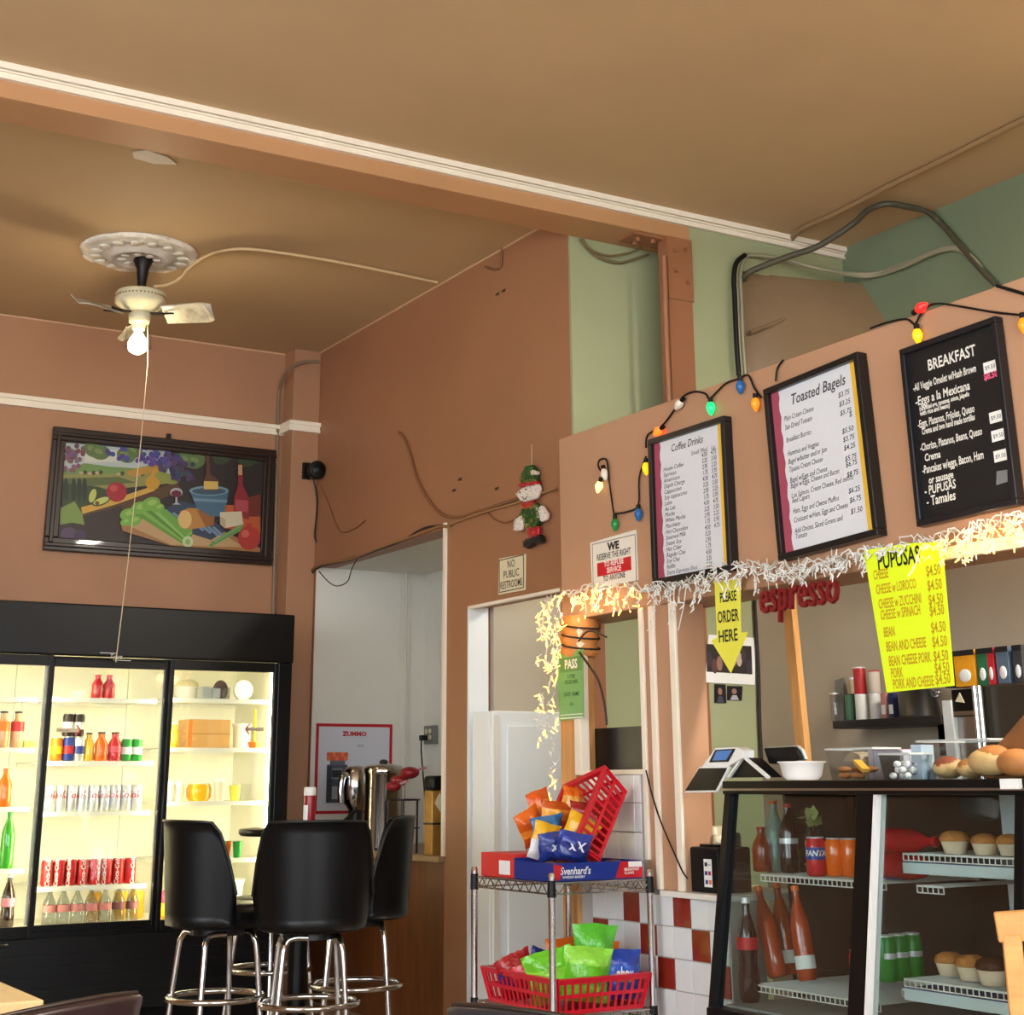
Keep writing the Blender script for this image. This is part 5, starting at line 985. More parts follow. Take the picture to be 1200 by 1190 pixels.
def wshelf(y0, y1, z, x0, x1=XBk-.05, solid=False):
    y0, y1 = max(y0, y1), min(y0, y1); mb = MB(); mb.box(x0, x0+.006, y1, y0, z-.006, z); n = max(2, int((y0-y1)/.022))
    for i in range(n+1): y = y0+(y1-y0)*i/n; mb.box(x0, x1, y-.0015, y+.0015, z-.004, z-.001).box(x0, x0+.003, y-.0015, y+.0015, z-.022, z)
    mb.box(x0, x0+.004, y1, y0, z-.024, z-.021).box(x1-.006, x1, y1, y0, z-.008, z)
    o = mb.build('wire_shelf', m_wire, case)
    if solid: MB().box(x0-.004, x0+.004, y1, y0, z-.06, z-.028).build('price_rail', mat('pale_rail', (196, 206, 206), .4), case); MB().box(x0, x1, y1, y0, z-.034, z-.026).build('shelf_tray', mat('blue_tray', (34, 56, 110), .4), case)
zA = onx(945, 1028, 3.66).z; zB = onx(930, 1160, 3.60).z
wshelf(YL_-.01, ym0+.02, zA, 3.65); wshelf(YL_-.01, ym0+.02, zB, 3.59)
wshelf(ym1-.05, ym1-.16, zA+.0, 3.65)
zC = onx(1130, 1003, 3.66).z; zD = onx(1120, 1155, 3.60).z
yC0 = onx(1058, 1003, 3.66).y; wshelf(yC0, yr0+.03, zC, 3.66, solid=True); yD0 = onx(1060, 1155, 3.60).y; wshelf(yD0, yr0+.03, zD, 3.60, solid=True); wshelf(ym1-.03, yD0+.012, zD-.03, 3.60)
def inc(px, z, X): p = onx(px, 1000, X); q = onz(px, 1100, 1.0) if 0 else None; return Vector((X, p.y, z+.001))
# soft drinks in the case
bottle(.24, .035, mat('clear_soda', (150, 170, 160), .15, coat=.5), 'clear soda bottle leftmost on the upper shelf of the display case', None, inc(909, zA, 3.80), cap=m_org, neck=.36)
bottle(.23, .033, m_cola, 'dark soda bottle with white lettering on the upper case shelf', None, inc(925, zA, 3.77), cap=m_red, neck=.36, band=m_slv, band_z=(.42, .5))
def fan_(t, h, r): wrap(t, r*1.012, h*.42, h*.74, m_blu, -1.98, .42, 'blue_badge'); curved_text('FANTA', .025, m_wht, t, r*1.03, h*.58, 0, -.78, .0008)
can(.125, .035, m_rdl, None, 'soda_can', 'red soda can reading FANTA on the upper case shelf', None, inc(956, zA, 3.71), fan_)
for i, (px, X) in enumerate(((978, 3.75), (996, 3.77))): can(.122, .032, m_orl, None, 'soda_can', ('left' if i == 0 else 'right')+' of two orange soda cans beside the red can in the case', 'orange cans in the display case', inc(px, zA, X))
p = inc(952, zA, 3.90); t = thing('lettuce_jar', 'tall clear jar of pale green leaves at the back of the case', 'jar', p); MB().lathe([(.045, 0), (.06, .2), (.062, .21)], 18).build('jar', m_clear, t)
mb = MB(); rr = random.Random(5)
for i in range(40): a = rr.uniform(0, 2*PI); r_ = rr.uniform(0, .04); z = .02+.05*rr.random()+(.13 if i % 2 else 0); c_ = Vector((r_*math.cos(a), r_*math.sin(a), z)); d1_ = Vector((rr.uniform(-1, 1), rr.uniform(-1, 1), rr.uniform(-1, 1))).normalized()*.028; d2_ = d1_.cross(Vector((rr.uniform(-1, 1), .3, .5))).normalized()*.02; mb.add([c_-d1_, c_+d2_, c_+d1_, c_-d2_], [(0, 1, 2, 3)])
o = mb.build('leaves', mat('pale_leaf', (196, 206, 120), .6), t); o['kind'] = 'stuff'
for i, (px, py, X) in enumerate(((1040, 985, 3.80), (1048, 985, 3.72))): 
    q = inc(px, zA, X); q.z += .045+.075*i*0; t = thing('soda_bottle', ('rear', 'front')[i]+' red plastic soda bottle lying on its side behind the case post', 'bottle', q, 0, 'red bottles lying in the case'); t.rotation_euler = (PI/2, 0, .15)
    MB().lathe([(.03, -.09), (.04, -.08), (.04, .06), (.034, .1), (.014, .15), (.014, .17)], 16).build('body', m_rdl, t); MB().cyl((0, 0, .17), (0, 0, .185), .017, n=12).build('cap', m_red, t); wrap(t, .0408, -.03, .04, m_blu, -.6, .6, 'label_band')
q = inc(1046, zA, 3.76); q.z += .12; t = thing('soda_bottle', 'red plastic soda bottle stacked on top of the two lying ones', 'bottle', q); t.rotation_euler = (PI/2, 0, .1); MB().lathe([(.03, -.09), (.04, -.08), (.04, .06), (.034, .1), (.014, .15), (.014, .17)], 16).build('body', m_rdl, t); MB().cyl((0, 0, .17), (0, 0, .185), .017, n=12).build('cap', m_red, t)
# leaning red bottles on the lower shelf
for i, (px, X, tl, lab) in enumerate(((898, 3.70, -.28, 'leftmost leaning bottle of red drink on the lower case shelf'), (912, 3.78, -.16, 'middle leaning bottle of red drink on the lower case shelf'), (932, 3.72, -.14, 'right-hand leaning bottle of red drink on the lower case shelf'))):
    q = inc(px+6, zB, X); b = bottle(.30, .034, mat('sauce_red', (170, 62, 24), .2, coat=.5), lab, 'leaning red bottles in the case', q, cap=m_org, neck=.34, waist=1, band=m_paper if i else None, band_z=(.12, .26)); b.rotation_euler = (0, 0, 0); b.rotation_euler = (tl, .0, 0)
    b.location.z += .012
bottle(.15, .034, mat('sauce_red', (170, 62, 24), .2), 'squat red sauce bottle at the far left of the upper case shelf', None, inc(893, zA, 3.74), cap=m_red, neck=.4, waist=1)
bottle(.33, .036, m_cola, 'dark cola bottle standing at the left end of the lower case shelf', None, (3.58, onx(878, 1150, 3.58).y, ZBS+.009), cap=m_slv, neck=.36, band=m_red, band_z=(.5, .62))
can(.125, .033, m_rdl, None, 'soda_can', 'single dark red can at the right end of the lower case shelf', None, inc(998, zB, 3.74))
for i, (px, X) in enumerate(((1030, 3.68), (1044, 3.74), (1060, 3.80))): can(.135, .033, m_grn, None, 'soda_can', ('leftmost', 'middle', 'rightmost')[i]+' of the three green soda cans in the display case', 'green cans in the display case', inc(px, zD-.03, X), lambda t, h, r: wrap(t, r*1.01, h*.5, h*.62, m_slv, -1, .6))
# muffins
m_muf = mat('muffin_crust', (190, 122, 60), .7, var=.3, vscale=40, bump=.5, bscale=80); m_mufd = mat('chocolate_muffin', (74, 40, 24), .6, var=.3, vscale=40, bump=.5, bscale=80); m_cupp = mat('pale_muffin_paper', (214, 190, 160), .6)
def muffin(label, loc, r, m, group):
    t = thing('muffin', label, 'muffin', loc, 0, group); MB().lathe([(r*.72, 0), (r*.95, r*.8), (r*.9, r*.82)], 20).build('paper_cup', m_cupp, t); MB().lathe([(r*.95, r*.8), (r*1.04, r*.95), (r*.9, r*1.25), (r*.5, r*1.45), (0, r*1.5)], 20).build('crown', m, t)
muffin('muffin alone at the left of the upper right shelf of the case', inc(1120, zC, 3.72), .045, m_muf, 'muffins in the display case'); muffin('muffin of the front pair on the upper right case shelf', inc(1155, zC, 3.72), .041, m_muf, 'muffins in the display case'); muffin('muffin at the right end of the upper right case shelf', inc(1185, zC, 3.74), .041, m_muf, 'muffins in the display case')
muffin('golden muffin at the left of the lower right case shelf', inc(1102, zD, 3.76), .045, m_muf, 'muffins in the display case'); muffin('golden muffin beside the chocolate muffin on the lower shelf', inc(1127, zD, 3.72), .048, m_muf, 'muffins in the display case'); muffin('dark chocolate muffin on the lower right case shelf', inc(1152, zD, 3.69), .052, m_mufd, 'muffins in the display case')
# ------------------------------------------------------------------ on top of the case
def top_at(px, X, py=905): p = onx(px, py, X); return Vector((X, p.y, ZTP+.0005))
p = top_at(940, 3.2); t = thing('white_bowl', 'white plastic bowl on the case next to the payment terminal', 'bowl', p); MB().lathe([(.045, 0), (.058, .012), (.066, .048), (.072, .05), (.072, .053), (.063, .051), (.054, .012), (0, .006)], 28).build('bowl', m_wht, t)
# payment terminal
p = top_at(880, 3.67, 912); reg = thing('payment_terminal', 'white countertop payment terminal with black tilted screens', 'terminal', p, RW+.0)
inv = (Matrix.Translation(p)@Matrix.Rotation(RW, 4, 'Z')).inverted(); R_ = lambda x, y, X=3.67: inv@onx(780+x/5.41, 840+y/5.41, X)
def slab(nm, pts, m, th, y0=-.06, par=reg): 
    P = [R_(*q) for q in pts]; return MB().prism([(a.x, a.z) for a in P], y0-th, y0).build(nm, m, par, bevel=.003)
slab('card_reader_panel', ((235, 485), (330, 320), (525, 318), (450, 480)), m_wht, .012, -.075); slab('reader_glass', ((246, 470), (335, 328), (515, 326), (440, 467)), m_blk, .003, -.0875)
slab('display_head', ((335, 322), (425, 200), (560, 195), (606, 215), (605, 262), (500, 322)), m_wht, .05, -.03); scr = slab('customer_screen', ((388, 292), (428, 212), (556, 205), (512, 288)), m_blk, .003, -.0805)
slab('screen_image', ((412, 280), (440, 220), (540, 214), (500, 276)), mat('blue_screen', (60, 100, 160), .2, emit=.5), .001, -.0836, scr)
slab('stand_side', ((490, 388), (575, 262), (612, 262), (745, 386)), m_blk, .06, .0); mb = MB()
for a, b in (((492, 388), (580, 265)), ((600, 265), (745, 387))): A, B = R_(*a), R_(*b); mb.bar((A.x, -.065, A.z), (B.x, -.065, B.z), .014, .008)
mb.build('white_edge', m_wht, reg); slab('main_screen', ((606, 200), (790, 190), (815, 215), (840, 270), (735, 300), (640, 300)), m_blk, .02, .03); slab('main_screen_rim', ((600, 195), (792, 184), (822, 208), (846, 272), (735, 305), (640, 305)), mat('pale_rim', (176, 176, 170), .4), .012, .043)
# bakery tubs and bread
def tub(label, px0, px1, py0, X, depth, name='bakery_tub', lid=None):
    a, b = top_at(px0, X), top_at(px1, X); h = onx((px0+px1)/2, py0, X).z-ZTP; L = a.y-b.y; t = thing(name, label, 'tub', (X, (a.y+b.y)/2, ZTP+.0005), RW); w2 = L/2; f = 1.12
    for nm, P in (('front_wall', [(-w2, 0, 0), (w2, 0, 0), (w2*f, -.012, h), (-w2*f, -.012, h)]), ('back_wall', [(-w2, depth, 0), (w2, depth, 0), (w2*f, depth+.012, h), (-w2*f, depth+.012, h)]), ('side_wall', [(-w2, 0, 0), (-w2, depth, 0), (-w2*f, depth+.012, h), (-w2*f, -.012, h)]), ('side_wall', [(w2, 0, 0), (w2, depth, 0), (w2*f, depth+.012, h), (w2*f, -.012, h)])): o = MB().add(P, [(0, 1, 2, 3)]).build(nm, m_clear, t); s_ = o.modifiers.new('s', 'SOLIDIFY'); s_.thickness = .002
    r = MB(); Q = [(-w2*f, -.012, h), (w2*f, -.012, h), (w2*f, depth+.012, h), (-w2*f, depth+.012, h)]
    for k in range(4): r.bar(Q[k], Q[(k+1) % 4], .006)
    r.build('rim', mat('tub_rim', (190, 192, 188), .2), t); return t, w2, h
m_brd = mat('bread_roll_crust', (178, 116, 62), .6, var=.3, vscale=12); m_brd2 = mat('conch_bread_topping', (150, 76, 48), .6, var=.3, vscale=20); m_pale = mat('pale_dough', (204, 168, 112), .6, var=.2, vscale=14)
def roll(label, px, py, X, r, m, top=None):
    q = onx(px, py, X); t = thing('bread_roll', label, 'bread', (q.x, q.y, ZTP+.002), RW, 'bread rolls on the case'); MB().ball((0, 0, r[2]), r, 18, 10).build('roll', m, t)
    if top: MB().ball((0, -.004, r[2]*1.12), (r[0]*.9, r[1]*.9, r[2]*.95), 18, 10).build('topping', top, t)
t, w2, h = tub('clear plastic tub of cookies and pastries right of the white bowl', 975, 1025, 878, 3.72, .10)
for i in range(6): MB().ball((-w2+.03+.03*(i % 4), .03+.035*(i % 2), .014+.02*(i//3)), (.026, .024, .011), 12, 6).build('cookie', m_brn if i % 2 else m_brd, t)
MB().bar((-.02, .04, .06), (.03, .03, .03), .03, .012).build('banana_chip_bar', mat('yellow_pastry', (226, 170, 60), .6), t)
p = top_at(1000, 3.90); t = thing('bakery_tub', 'second clear tub behind the cookie tub with brown paper on top', 'tub', p, RW); MB().box(-.055, .055, 0, .09, 0, .07).build('tub', m_clear, t, bevel=.01); MB().prism([(-.05, .065), (.045, .06), (.035, .085), (.0, .095), (-.03, .08)], .0, .07).build('crumpled_paper', mat('tan_paper', (190, 170, 140), .8), t)
t, w2, h = tub('clear tub of white wrapped sweets on the case', 1036, 1068, 884, 3.74, .08)
for i in range(12): MB().ball((-w2+.02+.022*(i % 4), .02+.025*(i % 3), .012+.018*(i//4)), (.014, .012, .011), 8, 6).build('sweet', m_paper, t)
p = top_at(1040, 3.92); t = thing('white_carton', 'flat white carton behind the tub of sweets', 'box', p, RW); MB().box(-.09, .08, 0, .1, 0, .098).build('carton', mat('lilac_white_card', (214, 212, 226), .5), t, bevel=.003); MB().box(-.05, .06, -.001, .09, .098, .0995).build('red_edge', m_red, t)
p = top_at(1075, 3.80); t = thing('tall_carton', 'narrow pale blue carton standing beside the bread box', 'box', p, RW); MB().box(-.022, .022, 0, .06, 0, .108).build('carton', mat('pale_blue_card', (176, 194, 208), .5), t, bevel=.002); text('HEY', .03, m_ink, t, (-.004, -.001, .035), 'CENTER', roty=-PI/2, sx=.8)
t, w2, h = tub('large clear bread box on the right of the case', 1084, 1160, 868, 3.82, .2, 'bread_box')
roll('round bread roll with brown topping in the clear bread box', 1112, 900, 3.86, (.055, .05, .034), m_pale, m_brd2); roll('pale bread roll leaning at the front of the bread box', 1138, 900, 3.86, (.042, .05, .03), m_pale, m_brd)
q = top_at(1172, 3.74); t = thing('bread_bag', 'large plastic-wrapped loaf at the right end of the case', 'bread', q, RW)
mb = MB(); pr = [(-.13, 0), (-.135, .02), (-.10, .075), (-.02, .13), (.06, .19), (.16, .22), (.18, .1), (.18, 0)]; mb.prism(pr, .06, .22).build('brown_paper_sack', mat('brown_loaf_wrap', (134, 88, 52), .3, coat=.4, var=.2, vscale=9), t, bevel=.02)
MB().ball((-.06, .03, .05), (.085, .05, .042), 18, 10).build('loaf', m_pale, t); MB().ball((-.05, .035, .058), (.075, .048, .042), 18, 10).build('crust', m_brd, t); MB().ball((.05, .02, .045), (.07, .045, .042), 18, 10).build('second_loaf', m_brd, t)
MB().box(1.0, 1.0, 0, 0, 0, 0) if 0 else None
p = onx(1186, 919, XTp-.032); tag(MB().box(-.012, 0, -.035, .035, -.014, .014).build('price_sticker', m_paper, loc=(XTp-.0305, p.y, p.z)), 'small white sticker on the top edge of the display case', 'sticker')
# ------------------------------------------------------------------ on the sill
sz_ = zs+.0085
p = onx(836, 1030, 3.66); pr_ = thing('receipt_printer', 'black receipt printer with a white sticker on the counter sill', 'printer', (3.66, p.y, sz_), RW)
MB().box(-.085, .085, -.04, .11, 0, .155).build('body', m_blkp, pr_, bevel=.008); MB().box(.0, .045, -.0415, -.04, .02, .115).build('sticker', m_paper, pr_)
for k, (x, z, m) in enumerate(((.006, .09, m_ink), (.006, .06, m_blu), (.026, .06, m_red), (.008, .03, m_blu), (.028, .03, m_org))): MB().box(x, x+.014, -.0425, -.0415, z, z+.014).build('sticker_icon', m, pr_)
text('square', .009, m_ink, pr_, (.02, -.0425, .094)); MB().box(-.05, .06, -.02, .08, .155, .165).build('paper_cover', m_blk, pr_, bevel=.003)
p = onx(816, 985, 3.88); t = thing('teal_canister', 'teal canister with utensils behind the receipt printer', 'canister', (3.88, p.y, sz_), RW); MB().lathe([(.055, 0), (.06, .01), (.06, .23), (.055, .235)], 22).build('can', mat('teal_tin', (92, 132, 130), .5), t)
for k in range(4): MB().bar((-.03+.02*k, .0, .2), (-.045+.03*k, .0, .28-.01*(k % 2)), .008, .004).build('utensil', m_steelb if k % 2 else m_wht, t)
p = onx(834, 985, 3.84); t = thing('white_canister', 'white ribbed canister beside the teal one on the sill', 'canister', (3.84, p.y, sz_), RW); MB().lathe([(.042, 0), (.044, .005), (.046, .215), (.04, .22), (0, .22)], 22).build('can', m_ivory, t)
p = onx(858, 1000, 3.80); t = thing('dark_cup', 'black cup with a small white cup at the case side', 'cup', (3.80, p.y, sz_), RW); MB().lathe([(.03, 0), (.036, .19), (.03, .2), (0, .2)], 18).build('cup', m_blkp, t); MB().lathe([(.018, 0), (.022, .03), (0, .03)], 14, c=(.0, -.06, .165)).build('white_cap', m_ivory, t)
# pine board leaning in the pass-through
a = onx(944, 898, 4.2); b = onx(922, 690, 4.2); t = MB().bar((4.2, a.y-.06, .002), (4.2, b.y, b.z+.1), .055, .03, up=(1, 0, 0)).build('pine_board', m_wood); tag(t, 'upright pine board behind the payment terminal in the pass-through', 'board')
# picture, photos on the green partition
t, loc, L2 = panel('wall_calendar', 'photo calendar page on the green partition behind the yellow arrow', 'calendar', ((826, 800), (884, 803), (885, 748), (830, 744)), YF+.002, m_paper, .003, 'y')
w_, h_ = L2[1].x, L2[3].z
mb = MB(); rr = random.Random(9); mb.col = rgb(44, 34, 34); mb.flat([(w_*.04, h_*.22), (w_*.96, h_*.2), (w_*.97, h_*.8), (w_*.05, h_*.8)], -.0036)
for i in range(9): mb.col = rgb(*rr.choice(((150, 110, 96), (190, 170, 160), (90, 60, 56), (60, 50, 60)))); cx, cz_ = w_*(.1+.1*i), h_*rr.uniform(.3, .6); mb.flat([(cx+w_*.06*math.cos(2*PI*k/9), cz_+h_*.16*math.sin(2*PI*k/9)) for k in range(9)], -.0038-.0001*i)
mb.build('photo', m_pnt, t)
for i, pts in enumerate((((837, 824), (851, 824.5), (850, 802.5), (837, 802)), ((852, 821), (869, 821.5), (870, 804.5), (852, 804)))):
    t, loc, L2 = panel('pinned_photo', ('left' if i == 0 else 'right')+' small portrait photo pinned below the calendar', 'photo', pts, YF+.002, mat('photo_black', (30, 28, 32), .3), .002, 'y', 'small pinned photos')
    w_, h_ = L2[1].x, L2[2].z; mb = MB(); mb.col = rgb(150, 110, 96); mb.flat([(w_*.5+w_*.18*math.cos(2*PI*k/10), h_*.62+h_*.2*math.sin(2*PI*k/10)) for k in range(10)], -.0026); mb.col = rgb(170, 170, 176) if i else rgb(60, 64, 80); mb.flat([(w_*.2, .002), (w_*.8, .002), (w_*.66, h_*.36), (w_*.36, h_*.36)], -.0024); mb.build('portrait', m_pnt, t)
# dark panel seen through the small window
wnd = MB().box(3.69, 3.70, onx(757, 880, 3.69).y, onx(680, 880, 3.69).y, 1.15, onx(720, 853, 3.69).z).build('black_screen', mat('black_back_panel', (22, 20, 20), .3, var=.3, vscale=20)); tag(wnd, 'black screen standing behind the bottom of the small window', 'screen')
# ------------------------------------------------------------------ kitchen back wall: shelf, tins, coffee machine
zk = onx(1035, 842, XG-.25).z; y0k = onx(975, 842, XG-.25).y; y1k = onx(1190, 842, XG-.25).y
sh = thing('kitchen_shelf', 'dark wooden shelf on the kitchen wall behind the yellow card', 'shelf', (XG, (y0k+y1k)/2, zk), RW); Lk = (y0k-y1k)/2
MB().box(-Lk, Lk*.25, -.25, -.002, -.035, 0).build('board', mat('black_shelf', (34, 28, 26), .5), sh, bevel=.003)
for x in (-Lk*.72, Lk*.1): MB().prism([(-.015, -.035), (.015, -.035), (.015, -.12), (-.015, -.16)], -.12, -.005).build('bracket', m_dark, sh)
def kp(px, X=XG-.14): p = onx(px, 830, X); return Vector((X, p.y, zk+.001))
def tin(px, r, h, m, label, X=XG-.14, band=None, z=None, cat='tin', nm='tin'):
    q = kp(px, X)
    if z: q.z += z
    t = thing(nm, label, cat, q, RW, 'tins and jars on the kitchen shelf'); MB().lathe([(r*.96, 0), (r, .004), (r, h*.93), (r*.97, h*.95)], 18).build('can', m, t); MB().cyl((0, 0, h*.95), (0, 0, h), r*1.02, n=18).build('lid', m_slv if not band else band, t)
tin(979, .022, .13, m_clear, 'clear jar at the left end of the kitchen shelf', cat='jar', nm='jar'); tin(997, .024, .12, mat('dark_green_tin', (60, 100, 70), .4), 'green tin left of the white tins on the kitchen shelf', band=m_dark)
tin(1010, .029, .115, mat('grey_white_tin', (206, 206, 200), .4), 'left white tin on the kitchen shelf'); tin(1027, .029, .115, mat('grey_white_tin', (206, 206, 200), .4), 'right white tin on the kitchen shelf', XG-.12)
tin(1017, .04, .12, m_red, 'red tin stacked behind the white tins', XG-.06, z=.118*0+.0) if 0 else None
tin(1010, .029, .12, mat('tomato_red_tin', (170, 30, 34), .4), 'red tin standing on the left white tin', z=.1165, X=XG-.135); tin(1027, .026, .10, mat('pale_label_jar', (200, 190, 176), .5), 'pale jar standing on the right white tin', z=.1165, X=XG-.12, band=m_red, cat='jar', nm='jar'); tin(1003, .022, .2, mat('beige_bottle', (190, 170, 140), .4), 'slim beige bottle behind the white tins', XG-.06, cat='bottle', nm='bottle')
q = kp(988, XG-.1); t = thing('paper_bag', 'folded grey paper bag between the jar and the green tin', 'bag', q, RW); MB().hexa([(-.03, -.03, 0), (.03, -.03, 0), (.03, .03, 0), (-.03, .03, 0), (-.04, -.004, .19), (.02, -.004, .2), (.02, .004, .2), (-.04, .004, .19)]).build('bag', mat('grey_paper', (110, 106, 98), .7), t)
for i, (px, m, lab) in enumerate(((1041, mat('pink_tea_box', (190, 130, 120), .5), 'pink tea box on the kitchen shelf'), (1050, mat('navy_tea_box', (40, 46, 90), .5), 'navy tea box beside the pink one'))): q = kp(px); t = thing('tea_box', lab, 'box', q, RW); MB().box(-.015, .015, -.03, .05, 0, .11).build('carton', m, t, bevel=.002); MB().box(-.012, .012, -.031, -.03, .02, .06).build('label_patch', m_paper, t)
q = kp(1078, XG-.15); t = thing('steel_pot', 'wide steel pot partly behind the yellow card on the kitchen shelf', 'pot', q, RW); MB().lathe([(.085, 0), (.09, .006), (.09, .11), (.094, .112), (.094, .118), (.03, .13), (0, .13)], 26).build('pot', m_steelb, t); MB().tube([(.09, 0, .08), (.12, 0, .085), (.12, 0, .1), (.09, 0, .105)], .005).build('handle', m_steelb, t)
# coffee machine on the back counter
kb = 1.02
XK = XG-.6; tag(MB().box(XK, XG-.002, -1.5, onx(960, 900, XK).y, 0, kb).build('back_counter', mat('dark_back_counter', (70, 62, 56), .5)), 'dark counter along the kitchen wall behind the display case', 'counter')
q = onx(1135, 850, XK+.12); gr = thing('coffee_grinder', 'black and steel coffee grinder behind the bread box', 'grinder', (XK+.12, q.y, kb), RW)
zz_ = lambda y, X=XK+.12: onx(1135, y, X).z-kb
MB().box(-.10, .09, 0, .2, 0, zz_(835)).build('body', m_steelb, gr, bevel=.01); MB().box(-.055, .065, -.02, .0, zz_(840), zz_(808)).build('front_panel', m_blk, gr); MB().box(-.05, .06, -.024, -.02, zz_(840)+.004, zz_(840)+.02).build('buttons', m_steelb, gr); MB().prism([(-.035, zz_(822)), (-.01, zz_(812)), (.01, zz_(824))], -.024, -.02).build('triangle_mark', m_ivory, gr); MB().box(-.10, -.055, -.03, .0, .0, zz_(820)).build('side_panel', mat('grey_white_tin', (206, 206, 200), .4), gr)
q = onx(1170, 850, XK+.1); cm = thing('coffee_machine', 'dark coffee machine with chrome columns at the right of the kitchen', 'coffee machine', (XK+.1, q.y, kb), RW)
MB().box(-.10, .62, 0, .40, zz_(875), zz_(805)).build('hood', mat('dark_bronze_panel', (62, 56, 46), .35, .3), cm, bevel=.01); MB().box(-.10, .62, .1, .40, 0, zz_(875)).build('back', m_blk, cm); MB().box(-.12, .62, -.06, .2, 0, .05).build('drip_tray', m_blk, cm)
for x in (-.075, -.05): MB().cyl((x, -.03, .03), (x, -.03, zz_(806)), .011, n=12).build('chrome_column', m_chrome, cm)
MB().lathe([(.03, 0), (.05, .01), (.05, .03), (.02, .05), (0, .05)], 18, c=(-.06, -.03, .05)).build('column_foot', m_chrome, cm); MB().cyl((.12, -.05, zz_(890)), (.12, -.05, zz_(875)), .035, n=14).build('brew_head', m_chrome, cm); MB().bar((.12, -.07, zz_(888)), (.12, -.2, zz_(892)), .02).build('portafilter_handle', m_blkp, cm)
bxs = ((1121, 15, (236, 160, 30), 'orange and yellow tea box', 26), (1148, 10, (40, 110, 70), 'green tea box', 13), (1158, 7, (196, 40, 50), 'red tea box', 8), (1172, 12, (90, 110, 130), 'blue-grey tea box', 15), (1190, 8, (60, 62, 66), 'dark grey tea box', 11), (1107, 6, (40, 34, 34), 'black tea box', 10))
for i, (px, _, c, lab, w_) in enumerate(bxs):
    px2 = px+6 if i == 0 else px; X = XK+.12; q = onx(px2+4, 790, X); hz = zz_(805)
    t = thing('tea_box', lab+' standing on the coffee machine', 'box', (X, q.y, kb+hz+.001), RW, 'tea boxes on the coffee machine'); w2 = w_*.0032/2*1.3; hh = onx(1135, 762, X).z-kb-hz
    MB().box(-w2, w2, 0, .1, 0, hh).build('carton', mat('teabox_%d' % i, c, .45, var=.2, vscale=12), t, bevel=.002); MB().box(-w2, w2, -.002, 0, hh*.85, hh).build('dark_header', m_ink, t); MB().ball((0, -.002, hh*.3), (w2*.6, .003, hh*.18), 10, 6).build('printed_leaf', m_paper, t)
# tube light added unseen right of the frame to brighten the kitchen
kl = thing('added_tube_light', 'added out-of-view fluorescent tube brightening the kitchen', 'lamp', (4.45, 1.6, H)); MB().box(-.08, .08, -.6, .6, -.06, 0).build('housing', m_wht, kl); MB().cyl((0, -.58, -.08), (0, .58, -.08), .016, n=10).build('tube', mat('lit_tube', (255, 240, 214), .4, emit=8), kl)
lamp('kitchen_fill', 'AREA', (4.45, 1.6, H-.12), 260, (1, .93, .82), .2, (0, 0, 0), 1.2)
# small notices inside the pass-through, left of the arrow
t, loc, L2 = panel('framed_notice', 'small dark-framed yellow notice on the column inside the pass-through', 'notice', ((802.5, 908), (812, 906), (811, 866), (801.5, 864)), YF-.01, m_dark, .012, 'y'); w_, h_ = L2[1].x, L2[2].z; MB().box(.006, w_-.006, -.014, -.012, .01, h_*.62).build('yellow_sheet', mat('dull_yellow_sheet', (190, 176, 96), .6), t)
t, loc, L2 = panel('hanging_clipboard', 'blue-grey clipboard hanging under the yellow notice', 'clipboard', ((805, 948), (811, 945), (813, 903), (803, 915)), YF-.03, mat('blue_grey_board', (90, 110, 120), .5), .008, 'y'); MB().box(.002, .02, -.012, -.008, L2[2].z-.03, L2[2].z-.01).build('clip', m_steelb, t)
# ------------------------------------------------------------------ cables and conduits
m_tan = mat('tan_cable', (148, 108, 70), .6)
def cable(name, label, pts, r, m, X=None, Y=None, Z=None, k=5, cat='cable'):
    P = [onx(x, y, X) if X else ony(x, y, Y) if Y else onz(x, y, Z) for x, y in pts]; return tag(MB().tube(catmull(P, k), r, 6).build(name, m), label, cat)
cable('wall_cable', 'brown cable sagging across the terracotta wall towards the elf', ((467, 507), (474, 515), (481, 535), (490, 565), (505, 590), (520, 604), (540, 606), (560, 600), (590, 590), (615, 582)), .008, m_wirbr, X=XR-.01)
cable('wall_cable', 'second brown cable along the wall above the restroom sign', ((522, 617), (545, 608), (575, 598), (605, 590), (630, 580), (652, 573)), .006, m_tan, X=XR-.012)
cable('wall_cable', 'thin brown cable looping down behind the elf', ((571, 600), (580, 609), (592, 613), (604, 608), (612, 600)), .004, m_wirbr, X=XR-.008)
rr = random.Random(2)
for i, (lab, m, r) in enumerate((('dark cable stapled along the top edge of the alcove opening', m_wirb, .006), ('tan cable bundled along the top edge of the alcove opening', m_tan, .007))):
    top = [(365, 672), (380, 664), (410, 656), (440, 645), (470, 634), (495, 622), (515, 617), (526, 618)]; side = [(352, 850), (353, 820), (357, 790), (358, 750), (361, 720), (361, 695)]
    P = [onx(x+rr.uniform(-1.5, 1.5), y, XR-.012-.006*i) for x, y in side]+[onx(x, y+rr.uniform(-3, 3), XR-.012-.006*i) for x, y in top]
    tag(MB().tube(catmull(P, 5), r, 6).build('door_cable', m), lab, 'cable')
cable('door_cable', 'thin dark wire hanging in a loop in the alcove opening', ((374, 670), (385, 682), (395, 687), (407, 682), (412, 668), (419, 654)), .003, m_wirb, X=XR-.006)
cable('column_pipe', 'painted pipe running down beside the steel column', ((778, 300), (779, 335), (781, 400), (784, 470), (786, 480)), .014, m_steel, Y=YF-.016, cat='pipe')
cable('slack_cable', 'loose brown cable looping below the beam against the green wall', ((683, 280), (690, 292), (705, 303), (725, 308), (740, 305), (760, 298)), .007, mat('olive_cable', (110, 96, 64), .6), Y=YBK-.02)
